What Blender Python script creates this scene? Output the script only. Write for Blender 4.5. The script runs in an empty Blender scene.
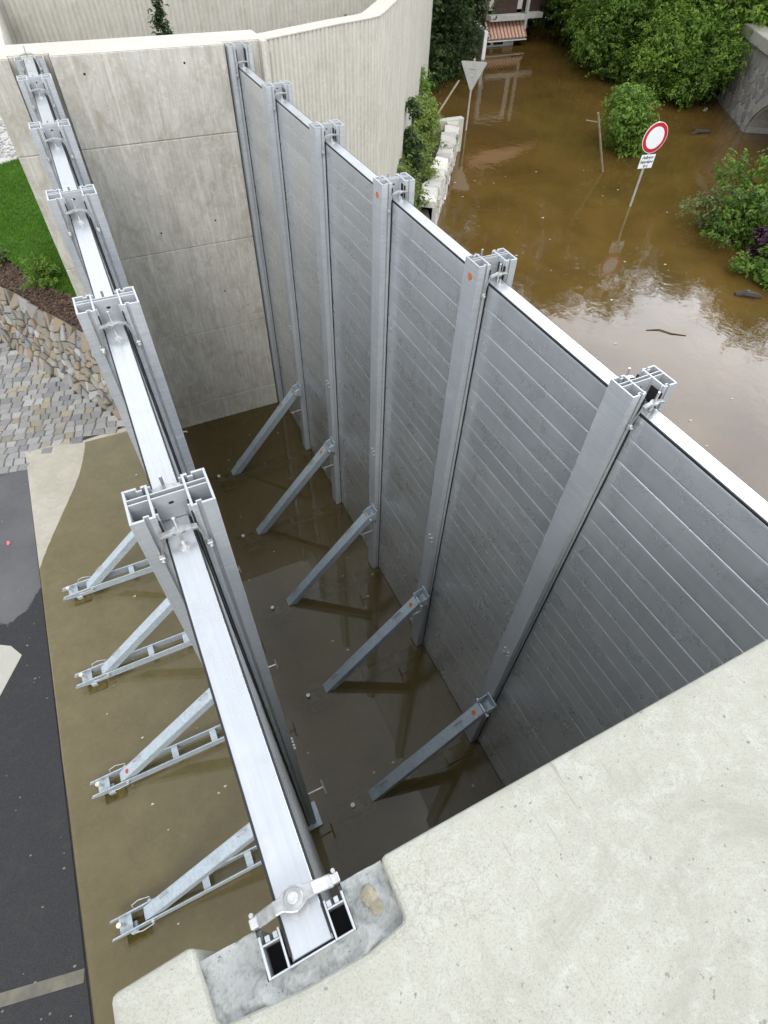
import bpy, bmesh, math, random
from mathutils import Vector, Matrix, noise as mnoise
R = math.radians
random.seed(7)
scene = bpy.context.scene
col = scene.collection

# ------------------------------------------------------------------ camera
cam_d = bpy.data.cameras.new('camera'); cam = bpy.data.objects.new('camera', cam_d); col.objects.link(cam)
def _rot(a, b, c):
    return Matrix.Rotation(b, 3, 'Z') @ Matrix.Rotation(a, 3, 'X') @ Matrix.Rotation(c, 3, 'Y')
_M = _rot(-0.88000, -0.48908, -0.045894)
_m4 = Matrix((_M.col[0], _M.col[2], -_M.col[1])).transposed().to_4x4()
_m4.translation = Vector((0.0776, -1.4528, 1.4691))
cam.matrix_world = _m4
cam_d.sensor_fit = 'VERTICAL'; cam_d.sensor_height = 36.0; cam_d.lens = 36.0 * 554.95 / 1024.0
cam_d.clip_start = 0.05; cam_d.clip_end = 900
scene.camera = cam
scene.render.resolution_x = 768; scene.render.resolution_y = 1024

# ------------------------------------------------------------------ sky, sun, exposure
SUN_EL, SUN_AZ = R(46), R(206)          # azimuth measured from +Y clockwise
world = bpy.data.worlds.new('World'); scene.world = world; world.use_nodes = True
nt = world.node_tree; nt.nodes.clear()
out = nt.nodes.new('ShaderNodeOutputWorld'); bg = nt.nodes.new('ShaderNodeBackground')
sky = nt.nodes.new('ShaderNodeTexSky'); sky.sky_type = 'NISHITA'; sky.sun_disc = False
sky.sun_elevation = SUN_EL; sky.sun_rotation = SUN_AZ
tc = nt.nodes.new('ShaderNodeTexCoord')
nz = nt.nodes.new('ShaderNodeTexNoise'); nz.inputs['Scale'].default_value = 2.6; nz.inputs['Detail'].default_value = 7
rp = nt.nodes.new('ShaderNodeMapRange'); rp.inputs['From Min'].default_value = 0.36; rp.inputs['From Max'].default_value = 0.62
rp.inputs['To Min'].default_value = 0.55; rp.inputs['To Max'].default_value = 1.0
nz2 = nt.nodes.new('ShaderNodeTexNoise'); nz2.inputs['Scale'].default_value = 1.4; nz2.inputs['Detail'].default_value = 5
crp = nt.nodes.new('ShaderNodeMix'); crp.data_type = 'RGBA'
crp.inputs['A'].default_value = (6.6, 6.9, 7.4, 1); crp.inputs['B'].default_value = (12.5, 12.6, 12.7, 1)
mixs = nt.nodes.new('ShaderNodeMix'); mixs.data_type = 'RGBA'
L = nt.links.new
L(tc.outputs['Generated'], nz.inputs['Vector']); L(tc.outputs['Generated'], nz2.inputs['Vector'])
L(nz.outputs['Fac'], rp.inputs['Value']); L(nz2.outputs['Fac'], crp.inputs['Factor'])
L(rp.outputs['Result'], mixs.inputs['Factor']); L(sky.outputs['Color'], mixs.inputs['A']); L(crp.outputs['Result'], mixs.inputs['B'])
# added brightening of the unseen north-east sky, for the pale reflection on the water
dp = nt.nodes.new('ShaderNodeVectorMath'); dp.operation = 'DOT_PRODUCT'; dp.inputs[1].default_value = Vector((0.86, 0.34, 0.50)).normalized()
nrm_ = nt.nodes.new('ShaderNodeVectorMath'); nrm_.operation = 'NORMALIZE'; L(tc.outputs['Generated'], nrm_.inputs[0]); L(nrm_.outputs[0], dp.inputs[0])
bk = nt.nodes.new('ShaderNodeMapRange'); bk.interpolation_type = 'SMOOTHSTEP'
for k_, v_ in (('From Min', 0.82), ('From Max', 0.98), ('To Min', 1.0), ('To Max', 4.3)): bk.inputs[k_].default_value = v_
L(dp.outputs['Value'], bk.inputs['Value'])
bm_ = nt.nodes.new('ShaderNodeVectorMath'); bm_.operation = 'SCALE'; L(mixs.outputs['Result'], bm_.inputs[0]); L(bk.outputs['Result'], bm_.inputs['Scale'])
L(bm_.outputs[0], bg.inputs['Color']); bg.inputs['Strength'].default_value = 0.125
L(bg.outputs['Background'], out.inputs['Surface'])
sun_d = bpy.data.lights.new('sun', 'SUN'); sun_d.energy = 0.95; sun_d.angle = R(22); sun_d.color = (1, 0.97, 0.92)
sun = bpy.data.objects.new('sun', sun_d); col.objects.link(sun)
_sd = Vector((math.sin(SUN_AZ) * math.cos(SUN_EL), math.cos(SUN_AZ) * math.cos(SUN_EL), math.sin(SUN_EL)))
sun.rotation_euler = _sd.to_track_quat('Z', 'Y').to_euler()
vs = scene.view_settings
vs.view_transform = 'Standard'; vs.look = 'None'; vs.gamma = 1.0; vs.use_curve_mapping = False
vs.exposure = 0.58
scene.cycles.max_bounces = 12; scene.cycles.diffuse_bounces = 8; scene.cycles.transparent_max_bounces = 12

# ------------------------------------------------------------------ materials
def base_mat(name):
    m = bpy.data.materials.new(name); m.use_nodes = True
    return m, m.node_tree, m.node_tree.nodes['Principled BSDF']
def N(t, ty, **kw):
    n = t.nodes.new(ty)
    for k, v in kw.items():
        if k in n.inputs: n.inputs[k].default_value = v
        else: setattr(n, k, v)
    return n
def pos(t, scale=(1, 1, 1), rot=(0, 0, 0)):
    g = N(t, 'ShaderNodeNewGeometry'); mp = N(t, 'ShaderNodeMapping')
    mp.inputs['Scale'].default_value = scale; mp.inputs['Rotation'].default_value = rot
    t.links.new(g.outputs['Position'], mp.inputs['Vector']); return mp.outputs['Vector']
def noise(t, vec, scale, detail=6, rough=0.6, dist=0.0):
    n = N(t, 'ShaderNodeTexNoise'); n.inputs['Scale'].default_value = scale; n.inputs['Detail'].default_value = detail
    n.inputs['Roughness'].default_value = rough; n.inputs['Distortion'].default_value = dist
    t.links.new(vec, n.inputs['Vector']); return n.outputs['Fac']
def rng(t, f, a, b, c=0.0, d=1.0):
    n = N(t, 'ShaderNodeMapRange'); n.inputs['From Min'].default_value = a; n.inputs['From Max'].default_value = b
    n.inputs['To Min'].default_value = c; n.inputs['To Max'].default_value = d
    t.links.new(f, n.inputs['Value']); return n.outputs['Result']
def mixc(t, f, a, b, blend='MIX'):
    n = N(t, 'ShaderNodeMix', data_type='RGBA', blend_type=blend)
    if isinstance(f, (int, float)): n.inputs['Factor'].default_value = f
    else: t.links.new(f, n.inputs['Factor'])
    for s, v in (('A', a), ('B', b)):
        if isinstance(v, tuple): n.inputs[s].default_value = (*v, 1)
        else: t.links.new(v, n.inputs[s])
    return n.outputs['Result']
def mth(t, op, a, b=0.0):
    n = N(t, 'ShaderNodeMath', operation=op)
    for i, v in enumerate((a, b)):
        if isinstance(v, (int, float)): n.inputs[i].default_value = v
        else: t.links.new(v, n.inputs[i])
    return n.outputs[0]
def bump(t, p, h, strength, dist=0.01):
    b = N(t, 'ShaderNodeBump'); b.inputs['Strength'].default_value = strength; b.inputs['Distance'].default_value = dist
    t.links.new(h, b.inputs['Height']); t.links.new(b.outputs['Normal'], p.inputs['Normal'])
def simple(name, c, rough=0.5, metal=0.0, var=0.25, scale=8.0, bmp=0.0, stretch=(1, 1, 1), c2=None):
    m, t, p = base_mat(name)
    v = pos(t, stretch); f = noise(t, v, scale)
    c2 = c2 or tuple(x * (1 - var) for x in c)
    t.links.new(mixc(t, rng(t, f, 0.35, 0.65), c, c2), p.inputs['Base Color'])
    p.inputs['Roughness'].default_value = rough; p.inputs['Metallic'].default_value = metal
    if bmp: bump(t, p, f, bmp)
    return m
M = {}
# aluminium of stop logs: dull, scuffed, streaked along the log
def alu(name, c, dark, rough, metal, scuff, stretch=(3, 0.9, 26), bmp=0.06):
    m, t, p = base_mat(name)
    streak = noise(t, pos(t, stretch), 3.0, 6, 0.65)
    blot = noise(t, pos(t), 4.5, 8, 0.7, 0.6)
    drip = noise(t, pos(t, (9, 9, 0.7)), 1.6, 5, 0.6)
    cc = mixc(t, rng(t, streak, 0.3, 0.7), c, dark)
    cc = mixc(t, rng(t, blot, 0.56, 0.78, 0, scuff), cc, (0.78, 0.79, 0.80))
    cc = mixc(t, rng(t, drip, 0.48, 0.75, 0, 0.22), cc, tuple(x * 0.72 for x in dark))
    smear = noise(t, pos(t, (2, 5, 14), (0.35, 0, 0)), 2.4, 7, 0.75, 1.2)
    cc = mixc(t, rng(t, smear, 0.56, 0.72, 0, scuff), cc, (0.74, 0.75, 0.76))
    oi = N(t, 'ShaderNodeObjectInfo')
    cc = mixc(t, mth(t, 'MULTIPLY', oi.outputs['Random'], 0.26), cc, tuple(x * 0.62 for x in dark))
    t.links.new(cc, p.inputs['Base Color'])
    t.links.new(rng(t, blot, 0.3, 0.75, rough - 0.08, rough + 0.14), p.inputs['Roughness'])
    p.inputs['Metallic'].default_value = metal
    if bmp: bump(t, p, streak, bmp, 0.004)
    return m
M['alu'] = alu('stop_log_aluminium', (0.80, 0.825, 0.845), (0.71, 0.735, 0.755), 0.29, 0.74, 0.5, (1.5, 0.5, 9), 0.0)
M['alu_top'] = alu('bright_aluminium', (0.625, 0.65, 0.67), (0.545, 0.575, 0.60), 0.30, 0.70, 0.22, (30, 1.0, 3), 0.0)
M['cast'] = simple('cast_aluminium', (0.47, 0.48, 0.48), 0.36, 0.55, 0.35, 45)
M['post'] = alu('post_aluminium', (0.58, 0.60, 0.62), (0.45, 0.48, 0.50), 0.42, 0.35, 0.5)
def galv():
    m, t, p = base_mat('galvanised_steel')
    v = N(t, 'ShaderNodeTexVoronoi'); v.inputs['Scale'].default_value = 55
    t.links.new(pos(t), v.inputs['Vector'])
    bw = N(t, 'ShaderNodeRGBToBW'); t.links.new(v.outputs['Color'], bw.inputs[0])
    f2 = noise(t, pos(t), 7, 6, .65)
    cc = mixc(t, bw.outputs[0], (0.36, 0.42, 0.46), (0.50, 0.56, 0.605))
    cc = mixc(t, rng(t, f2, 0.52, 0.75, 0, .6), cc, (0.27, 0.30, 0.32))
    t.links.new(cc, p.inputs['Base Color']); p.inputs['Metallic'].default_value = 0.25
    t.links.new(rng(t, f2, .3, .7, .32, .5), p.inputs['Roughness'])
    return m
M['galv'] = galv()
M['steel'] = simple('stainless_fittings', (0.66, 0.66, 0.65), 0.33, 0.7, 0.25, 40)
M['pale_zinc'] = simple('pale_zinc_bolt', (0.68, 0.68, 0.62), 0.45, 0.2, 0.2, 40)
M['rubber'] = simple('black_rubber', (0.012, 0.012, 0.013), 0.55, 0, 0.3, 20)
M['hole'] = simple('dark_hole', (0.01, 0.01, 0.01), 0.9)
M['orange'] = simple('orange_sticker', (0.62, 0.16, 0.045), 0.5, 0, 0.25, 60)
M['redsticker'] = simple('red_sticker', (0.45, 0.06, 0.04), 0.5, 0, 0.25, 60)
M['ply'] = simple('yellowish_base_plate', (0.40, 0.34, 0.16), 0.8, 0, 0.35, 14)

def conc(name, c, dark, stain, streaky, bscale, stain_amt, bmp, pits=0.5, rib=False):
    m, t, p = base_mat(name)
    st = noise(t, pos(t, (17, 17, 0.8) if streaky else (1, 1, 1)), 2.2 if streaky else 3.0, 8, 0.68)
    big = noise(t, pos(t), 1.1, 8, 0.65, 0.4)
    fine = noise(t, pos(t), 60, 6, 0.75)
    mid = noise(t, pos(t), 14, 7, 0.7, 0.8)
    cc = mixc(t, rng(t, st, 0.34, 0.66), c, dark)
    cc = mixc(t, rng(t, big, 0.50, 0.70, 0, stain_amt), cc, stain)
    if streaky:
        bl_ = noise(t, pos(t, (2.2, 2.2, 1.1)), 2.4, 10, .78, .9)
        cc = mixc(t, rng(t, bl_, .46, .64, 0, .8), cc, stain)
        run = noise(t, pos(t, (6, 6, .35)), 2.0, 7, .7, .3)
        cc = mixc(t, rng(t, run, .54, .70, 0, .5), cc, tuple(min(1, x * 1.2) for x in c))
    cc = mixc(t, rng(t, mid, 0.52, 0.75, 0, 0.6), cc, tuple(min(1, x * 1.18) for x in c))
    cc = mixc(t, rng(t, fine, 0.62, 0.72, 0, pits), cc, tuple(x * 0.45 for x in dark))
    t.links.new(cc, p.inputs['Base Color']); p.inputs['Roughness'].default_value = 0.88
    p.inputs['Specular IOR Level'].default_value = 0.25
    h = mth(t, 'ADD', mth(t, 'MULTIPLY', fine, 0.4), mid)
    bump(t, p, h, bmp, 0.006)
    return m
M['wall'] = conc('board_marked_concrete', (0.60, 0.58, 0.525), (0.44, 0.42, 0.37), (0.36, 0.325, 0.265), True, 3, 0.62, 0.45, 0.5)
M['walltop'] = conc('pale_concrete_top', (0.52, 0.50, 0.44), (0.46, 0.44, 0.39), (0.40, 0.38, 0.33), False, 3, 0.4, 0.25, 0.3)
M['rib'] = conc('ribbed_concrete', (0.56, 0.54, 0.48), (0.48, 0.465, 0.41), (0.42, 0.40, 0.34), True, 3, 0.45, 0.4, 0.4)
def near_conc():
    m, t, p = base_mat('smooth_weathered_concrete')
    big = noise(t, pos(t), 2.2, 8, 0.65, 0.5); mid = noise(t, pos(t), 16, 8, 0.72, 0.8)
    fine = noise(t, pos(t), 120, 5, 0.75)
    cc = mixc(t, rng(t, big, 0.32, 0.70), (0.39, 0.387, 0.332), (0.33, 0.328, 0.28))
    cc = mixc(t, rng(t, mid, 0.5, 0.72, 0, .75), cc, (0.45, 0.455, 0.41))
    # scratches: two stretched noises in different directions
    for rz, amt in ((0.5, 0.55), (-0.75, 0.5)):
        s = noise(t, pos(t, (70, 3.5, 1), (0, 0, rz)), 1.0, 3, 0.6)
        cc = mixc(t, rng(t, s, 0.68, 0.76, 0, amt), cc, (0.18, 0.18, 0.155))
    # pits
    pit = noise(t, pos(t, (1, 1, 1), (.3, .2, .5)), 58, 2, 0.5)
    cc = mixc(t, rng(t, pit, 0.70, 0.74, 0, .7), cc, (0.15, 0.148, 0.13))
    # weathered crusty patches with hairline cracks
    patch = rng(t, noise(t, pos(t), 3.1, 6, 0.6), 0.50, 0.62)
    vd = N(t, 'ShaderNodeTexVoronoi', feature='DISTANCE_TO_EDGE'); vd.inputs['Scale'].default_value = 5.0
    wv = N(t, 'ShaderNodeVectorMath', operation='ADD'); nn = N(t, 'ShaderNodeTexNoise'); nn.inputs['Scale'].default_value = 7; nn.inputs['Detail'].default_value = 6
    sc = N(t, 'ShaderNodeVectorMath', operation='SCALE'); sc.inputs['Scale'].default_value = 0.35
    pv = pos(t); t.links.new(pv, nn.inputs['Vector']); t.links.new(nn.outputs['Color'], sc.inputs[0])
    t.links.new(pv, wv.inputs[0]); t.links.new(sc.outputs[0], wv.inputs[1]); t.links.new(wv.outputs[0], vd.inputs['Vector'])
    crack = mth(t, 'MULTIPLY', rng(t, vd.outputs['Distance'], 0.0, 0.018, 1, 0), patch)
    cc = mixc(t, mth(t, 'MULTIPLY', crack, 0.4), cc, (0.24, 0.235, 0.20))
    speck = mth(t, 'MULTIPLY', rng(t, fine, 0.54, 0.64), patch)
    cc = mixc(t, mth(t, 'MULTIPLY', speck, 0.6), cc, (0.27, 0.265, 0.235))
    gr_ = noise(t, pos(t), 210, 3, 0.8)
    cc = mixc(t, rng(t, gr_, .50, .68, 0, .55), cc, (0.20, 0.20, 0.17))
    st_ = noise(t, pos(t, (1, 1, 1)), 1.5, 10, .75, 1.5)
    cc = mixc(t, rng(t, st_, .52, .64, 0, .6), cc, (0.27, 0.265, 0.22))
    cc = mixc(t, rng(t, st_, .36, .30, 0, .4), cc, (0.50, 0.50, 0.46))
    t.links.new(cc, p.inputs['Base Color']); p.inputs['Roughness'].default_value = 0.9; p.inputs['Specular IOR Level'].default_value = 0.2
    h = mth(t, 'SUBTRACT', mth(t, 'ADD', mid, mth(t, 'MULTIPLY', fine, 0.5)), mth(t, 'ADD', mth(t, 'MULTIPLY', crack, 0.4), rng(t, pit, .68, .76)))
    bump(t, p, h, 0.35, 0.006)
    return m
M['near'] = near_conc()
M['grout'] = conc('bluish_grout', (0.36, 0.37, 0.355), (0.25, 0.262, 0.258), (0.46, 0.45, 0.40), False, 3, 0.9, 0.9, 1.6)
M['floor'] = conc('concrete_floor', (0.47, 0.445, 0.375), (0.38, 0.355, 0.29), (0.33, 0.30, 0.235), False, 3, 0.4, 0.25, 0.3)
M['slab'] = conc('pale_dry_concrete', (0.46, 0.445, 0.39), (0.42, 0.405, 0.36), (0.38, .36, .31), False, 3, 0.3, 0.3, 0.3)
def asphalt():
    m, t, p = base_mat('damp_asphalt')
    g = N(t, 'ShaderNodeNewGeometry'); sx = N(t, 'ShaderNodeSeparateXYZ'); t.links.new(g.outputs['Position'], sx.inputs[0])
    n1 = noise(t, pos(t), 5, 8, 0.75, 0.3); fine = noise(t, pos(t), 90, 4, 0.7)
    edge = mth(t, 'ADD', sx.outputs['Y'], mth(t, 'MULTIPLY', mth(t, 'SUBTRACT', n1, 0.5), 0.5))
    edge = mth(t, 'ADD', edge, mth(t, 'MULTIPLY', mth(t, 'POWER', mth(t, 'ABSOLUTE', mth(t, 'ADD', sx.outputs['X'], 2.75)), 2.0), -2.2))
    wet = rng(t, edge, 3.98, 4.03, 1, 0)
    dry = mixc(t, rng(t, fine, .35, .65), (0.125, 0.126, 0.13), (0.085, 0.086, 0.09))
    agg = noise(t, pos(t), 170, 2, .5)
    wetc = mixc(t, rng(t, fine, .35, .65), (0.034, 0.035, 0.037), (0.018, 0.019, 0.020))
    wetc = mixc(t, rng(t, agg, .60, .70, 0, .6), wetc, (0.10, 0.10, 0.098))
    wetc = mixc(t, rng(t, n1, .52, .68, 0, .5), wetc, (0.046, 0.045, 0.043))
    big = noise(t, pos(t), 1.2, 6, .6)
    dry = mixc(t, rng(t, big, .4, .7, 0, .5), dry, (0.17, 0.17, 0.17))
    t.links.new(mixc(t, wet, dry, wetc), p.inputs['Base Color'])
    t.links.new(rng(t, wet, 0, 1, 0.9, 0.6), p.inputs['Roughness'])
    p.inputs['Specular IOR Level'].default_value = 0.3
    bump(t, p, fine, 0.4, 0.006)
    return m
M['asphalt'] = asphalt()
def stone_attr(name, rough=0.85, bmp=0.5, tint=0.35):
    m, t, p = base_mat(name)
    a = N(t, 'ShaderNodeAttribute', attribute_name='tone')
    f = noise(t, pos(t), 22, 8, 0.7, .4); f2 = noise(t, pos(t), 90, 4, .7)
    cc = mixc(t, rng(t, f, .35, .68, 0, tint), a.outputs['Color'], (0.12, 0.11, 0.09), 'MIX')
    cc = mixc(t, rng(t, f2, .6, .72, 0, .3), cc, (0.6, .58, .52))
    t.links.new(cc, p.inputs['Base Color']); p.inputs['Roughness'].default_value = rough
    bump(t, p, mth(t, 'ADD', f, mth(t, 'MULTIPLY', f2, .3)), bmp, 0.012)
    return m
M['stone'] = stone_attr('natural_stone')
M['joint'] = simple('dark_joint_sand', (0.055, 0.05, 0.042), 0.95, 0, 0.4, 30, 0.4)
M['mortar'] = simple('pale_mortar', (0.46, 0.44, 0.40), 0.95, 0, 0.35, 20, 0.4)
M['mulch'] = simple('bark_mulch', (0.085, 0.055, 0.04), 0.95, 0, 0.6, 30, 1.0)
M['soil'] = simple('dark_soil', (0.06, 0.05, 0.03), 0.95, 0, 0.5, 12, 0.8)
M['gravel'] = conc('grey_gravel', (0.5, 0.49, 0.47), (0.36, 0.35, 0.34), (0.42, 0.41, 0.4), False, 3, .5, 0.8, 1.0)
M['bank'] = simple('bank_earth', (0.028, 0.034, 0.012), 0.95, 0, 0.5, 5, 0.8, c2=(0.018, 0.028, 0.009))
M['grassbase'] = simple('lawn_base', (0.05, 0.115, 0.012), 0.9, 0, 0.4, 12, 0.6)
M['white'] = simple('white_paint', (0.78, 0.78, 0.76), 0.5, 0, 0.12, 5)
M['white_dimmed'] = simple('dimmed_white_trim', (0.50, 0.49, 0.46), 0.6, 0, 0.2, 5)  # white trim with its colour darkened to weaken its reflection in the flood water
M['brown'] = simple('dark_brown_boards', (0.065, 0.04, 0.032), 0.6, 0, 0.35, 6)
M['glass'] = simple('window_glass', (0.02, 0.025, 0.03), 0.08, 0, 0.2, 3)
M['tile'] = simple('red_clay_tiles', (0.36, 0.15, 0.09), 0.75, 0, 0.5, 9, 0.3, c2=(0.46, 0.30, 0.22))
M['signred'] = simple('sign_red', (0.52, 0.02, 0.04), 0.4, 0, 0.08, 4)
M['signwhite'] = simple('sign_white', (0.80, 0.84, 0.86), 0.4, 0, 0.06, 4)
M['signgrey'] = simple('sign_back_grey', (0.50, 0.51, 0.48), 0.5, 0.35, 0.2, 6)
M['ink'] = simple('dark_lettering', (0.06, 0.065, 0.10), 0.6)
M['bark'] = simple('tree_bark', (0.10, 0.075, 0.05), 0.95, 0, 0.5, 14, 0.8, stretch=(3, 3, .6))
M['wood'] = simple('weathered_wood', (0.30, 0.26, 0.19), 0.9, 0, 0.4, 10, 0.5)
M['driftwood'] = simple('wet_driftwood', (0.05, 0.036, 0.026), 0.7, 0, 0.5, 14, .8)
M['pink'] = simple('pink_petal', (0.75, 0.22, 0.25), 0.6)
M['pale'] = simple('pale_flotsam', (0.5, 0.47, 0.36), 0.8, 0, 0.4, 30)
def leaf_mat(name, a, b, trans=0.35, rough=0.5):
    m, t, p = base_mat(name)
    at = N(t, 'ShaderNodeAttribute', attribute_name='tone')
    bw = N(t, 'ShaderNodeSeparateColor'); t.links.new(at.outputs['Color'], bw.inputs[0])
    cc = mixc(t, bw.outputs[0], a, b)
    t.links.new(cc, p.inputs['Base Color']); p.inputs['Roughness'].default_value = rough
    p.inputs['Specular IOR Level'].default_value = 0.35
    tr = N(t, 'ShaderNodeBsdfTranslucent'); t.links.new(cc, tr.inputs['Color'])
    mx = N(t, 'ShaderNodeMixShader'); mx.inputs[0].default_value = trans
    o = t.nodes['Material Output']
    t.links.new(p.outputs[0], mx.inputs[1]); t.links.new(tr.outputs[0], mx.inputs[2]); t.links.new(mx.outputs[0], o.inputs['Surface'])
    return m
M['leaf'] = leaf_mat('broadleaf_foliage', (0.028, 0.070, 0.008), (0.185, 0.310, 0.040))
M['leaf_dark'] = leaf_mat('dark_foliage', (0.012, 0.032, 0.008), (0.065, 0.115, 0.028), .25)
M['leaf_bright'] = leaf_mat('bright_foliage', (0.055, 0.125, 0.014), (0.27, 0.42, 0.065), .45)
M['leaf_olive'] = leaf_mat('olive_foliage', (0.06, 0.085, 0.025), (0.21, 0.26, 0.085), .35)
M['leaf_light'] = leaf_mat('pale_yellow_green_foliage', (0.085, 0.14, 0.025), (0.33, 0.43, 0.10), .45)
M['leaf_purple'] = leaf_mat('purple_foliage', (0.035, 0.014, 0.028), (0.09, 0.04, 0.07), .25)
M['grass'] = leaf_mat('lawn_grass', (0.055, 0.15, 0.010), (0.13, 0.29, 0.022), .45)
M['chip'] = stone_attr('bark_chips', 0.95, .6, .3)

def water_mat(name, murk, murk2, k, tint, rip, rdist, full=None, rscale=(1, 1, 1)):
    m, t, p = base_mat(name)
    t.nodes.remove(p); o = t.nodes['Material Output']
    n1 = noise(t, pos(t, rscale), 2.2, 3, .5, .4); n2 = noise(t, pos(t, rscale), 9, 3, .5)
    h = mth(t, 'ADD', n1, mth(t, 'MULTIPLY', n2, .22))
    b = N(t, 'ShaderNodeBump'); b.inputs['Strength'].default_value = rip; b.inputs['Distance'].default_value = rdist
    t.links.new(h, b.inputs['Height'])
    df = N(t, 'ShaderNodeBsdfDiffuse'); tr = N(t, 'ShaderNodeBsdfTransparent'); tr.inputs[0].default_value = (*tint, 1)
    big = noise(t, pos(t), 0.55, 5, .6, .6)
    t.links.new(mixc(t, rng(t, big, .35, .65), murk, murk2), df.inputs['Color'])
    mx = N(t, 'ShaderNodeMixShader')
    if full is None:
        at = N(t, 'ShaderNodeAttribute', attribute_name='depth')
        e = mth(t, 'POWER', 2.718, mth(t, 'MULTIPLY', at.outputs['Fac'], -k))
        t.links.new(mth(t, 'SUBTRACT', 1.0, e), mx.inputs[0])
    else: mx.inputs[0].default_value = full
    t.links.new(tr.outputs[0], mx.inputs[1]); t.links.new(df.outputs[0], mx.inputs[2])
    gl = N(t, 'ShaderNodeBsdfGlossy'); gl.inputs['Roughness'].default_value = 0.015
    fr = N(t, 'ShaderNodeFresnel'); fr.inputs['IOR'].default_value = 1.48 if full is None else 1.50
    t.links.new(b.outputs['Normal'], gl.inputs['Normal']); t.links.new(b.outputs['Normal'], fr.inputs['Normal'])
    mx2 = N(t, 'ShaderNodeMixShader'); t.links.new(fr.outputs[0], mx2.inputs[0])
    t.links.new(mx.outputs[0], mx2.inputs[1]); t.links.new(gl.outputs[0], mx2.inputs[2])
    t.links.new(mx2.outputs[0], o.inputs['Surface'])
    return m
M['water_in'] = water_mat('shallow_brown_water', (0.112, 0.082, 0.027), (0.076, 0.054, 0.017), 3.6, (0.84, 0.79, 0.60), 0.03, 0.01)
M['water_out'] = water_mat('muddy_flood_water', (0.118, 0.069, 0.018), (0.082, 0.049, 0.013), 0, (0.5, 0.4, 0.2), 0.13, 0.03, full=0.97)

# ------------------------------------------------------------------ mesh helpers
class MB:
    def __init__(s): s.v = []; s.f = []; s.m = []; s.c = []; s.slots = []
    def slot(s, mat):
        if mat not in s.slots: s.slots.append(mat)
        return s.slots.index(mat)
    def face(s, idx, mat=0, c=None): s.f.append(idx); s.m.append(mat); s.c.append(c)
    def poly(s, pts, mat=0, c=None):
        n = len(s.v); s.v += [tuple(p) for p in pts]; s.face(list(range(n, n + len(pts))), mat, c)
    def box(s, a, b, mat=0, c=None, mtx=None):
        n = len(s.v)
        P = [Vector((x, y, z)) for z in (a[2], b[2]) for y in (a[1], b[1]) for x in (a[0], b[0])]
        if mtx is not None: P = [mtx @ p for p in P]
        s.v += [tuple(p) for p in P]
        for q in ((0, 2, 3, 1), (4, 5, 7, 6), (0, 1, 5, 4), (2, 6, 7, 3), (0, 4, 6, 2), (1, 3, 7, 5)):
            s.face([n + i for i in q], mat, c)
    def prism(s, poly, z0, z1, mat=0, c=None, mtx=None):
        k = len(poly); n = len(s.v)
        P = [Vector((x, y, z)) for z in (z0, z1) for x, y in poly]
        if mtx is not None: P = [mtx @ p for p in P]
        s.v += [tuple(p) for p in P]
        s.face([n + i for i in range(k)][::-1], mat, c); s.face([n + k + i for i in range(k)], mat, c)
        for i in range(k): j = (i + 1) % k; s.face([n + i, n + j, n + k + j, n + k + i], mat, c)
    def rod(s, path, rad, n=8, mat=0, c=None, cap=True):
        path = [Vector(p) for p in path]
        if not isinstance(rad, (list, tuple)): rad = [rad] * len(path)
        base = len(s.v); up = Vector((0, 0, 1))
        for i, p in enumerate(path):
            d = (path[min(i + 1, len(path) - 1)] - path[max(i - 1, 0)]).normalized()
            u = d.cross(up)
            if u.length < 1e-3: u = d.cross(Vector((0, 1, 0)))
            u.normalize(); w = d.cross(u)
            for k in range(n):
                a = 2 * math.pi * k / n
                s.v.append(tuple(p + (u * math.cos(a) + w * math.sin(a)) * rad[i]))
        for i in range(len(path) - 1):
            for k in range(n):
                k2 = (k + 1) % n
                s.face([base + i * n + k, base + i * n + k2, base + (i + 1) * n + k2, base + (i + 1) * n + k], mat, c)
        if cap:
            s.face([base + k for k in range(n)], mat, c)
            e = base + (len(path) - 1) * n; s.face([e + k for k in range(n)][::-1], mat, c)
    def build(s, name, mats, parent=None, bevel=0.0, smooth=False, seg=1):
        me = bpy.data.meshes.new(name)
        me.from_pydata(s.v, [], s.f)
        if s.slots: mats = s.slots
        elif not isinstance(mats, (list, tuple)): mats = [mats]
        for m in mats: me.materials.append(m)
        if len(mats) > 1: me.polygons.foreach_set('material_index', s.m)
        if any(c is not None for c in s.c):
            at = me.color_attributes.new('tone', 'FLOAT_COLOR', 'CORNER'); data = []
            for poly, c in zip(me.polygons, s.c):
                c = c if c is not None else (0.4, 0.4, 0.4)
                if isinstance(c, (int, float)): c = (c, c, c)
                data += [c[0], c[1], c[2], 1.0] * poly.loop_total
            at.data.foreach_set('color', data)
        if smooth: me.polygons.foreach_set('use_smooth', [True] * len(me.polygons))
        me.update()
        o = bpy.data.objects.new(name, me); col.objects.link(o)
        bm = bmesh.new(); bm.from_mesh(me); bmesh.ops.recalc_face_normals(bm, faces=bm.faces)
        if any(e.is_boundary for e in bm.edges) and sum(f.normal.z * f.calc_area() for f in bm.faces) < 0: bmesh.ops.reverse_faces(bm, faces=bm.faces)
        bm.to_mesh(me); bm.free()
        if parent is not None: o.parent = parent
        if bevel:
            md = o.modifiers.new('bevel', 'BEVEL'); md.width = bevel; md.segments = seg; md.limit_method = 'ANGLE'; md.angle_limit = R(40)
        return o
def empty(name, loc=(0, 0, 0), rz=0.0):
    o = bpy.data.objects.new(name, None); col.objects.link(o); o.location = loc; o.rotation_euler = (0, 0, rz); o.empty_display_size = .1
    return o
def tag(o, label, cat, group=None):
    o['label'] = label; o['category'] = cat
    if group: o['group'] = group
    return o
def structure(o): o['kind'] = 'structure'; return o
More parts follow.
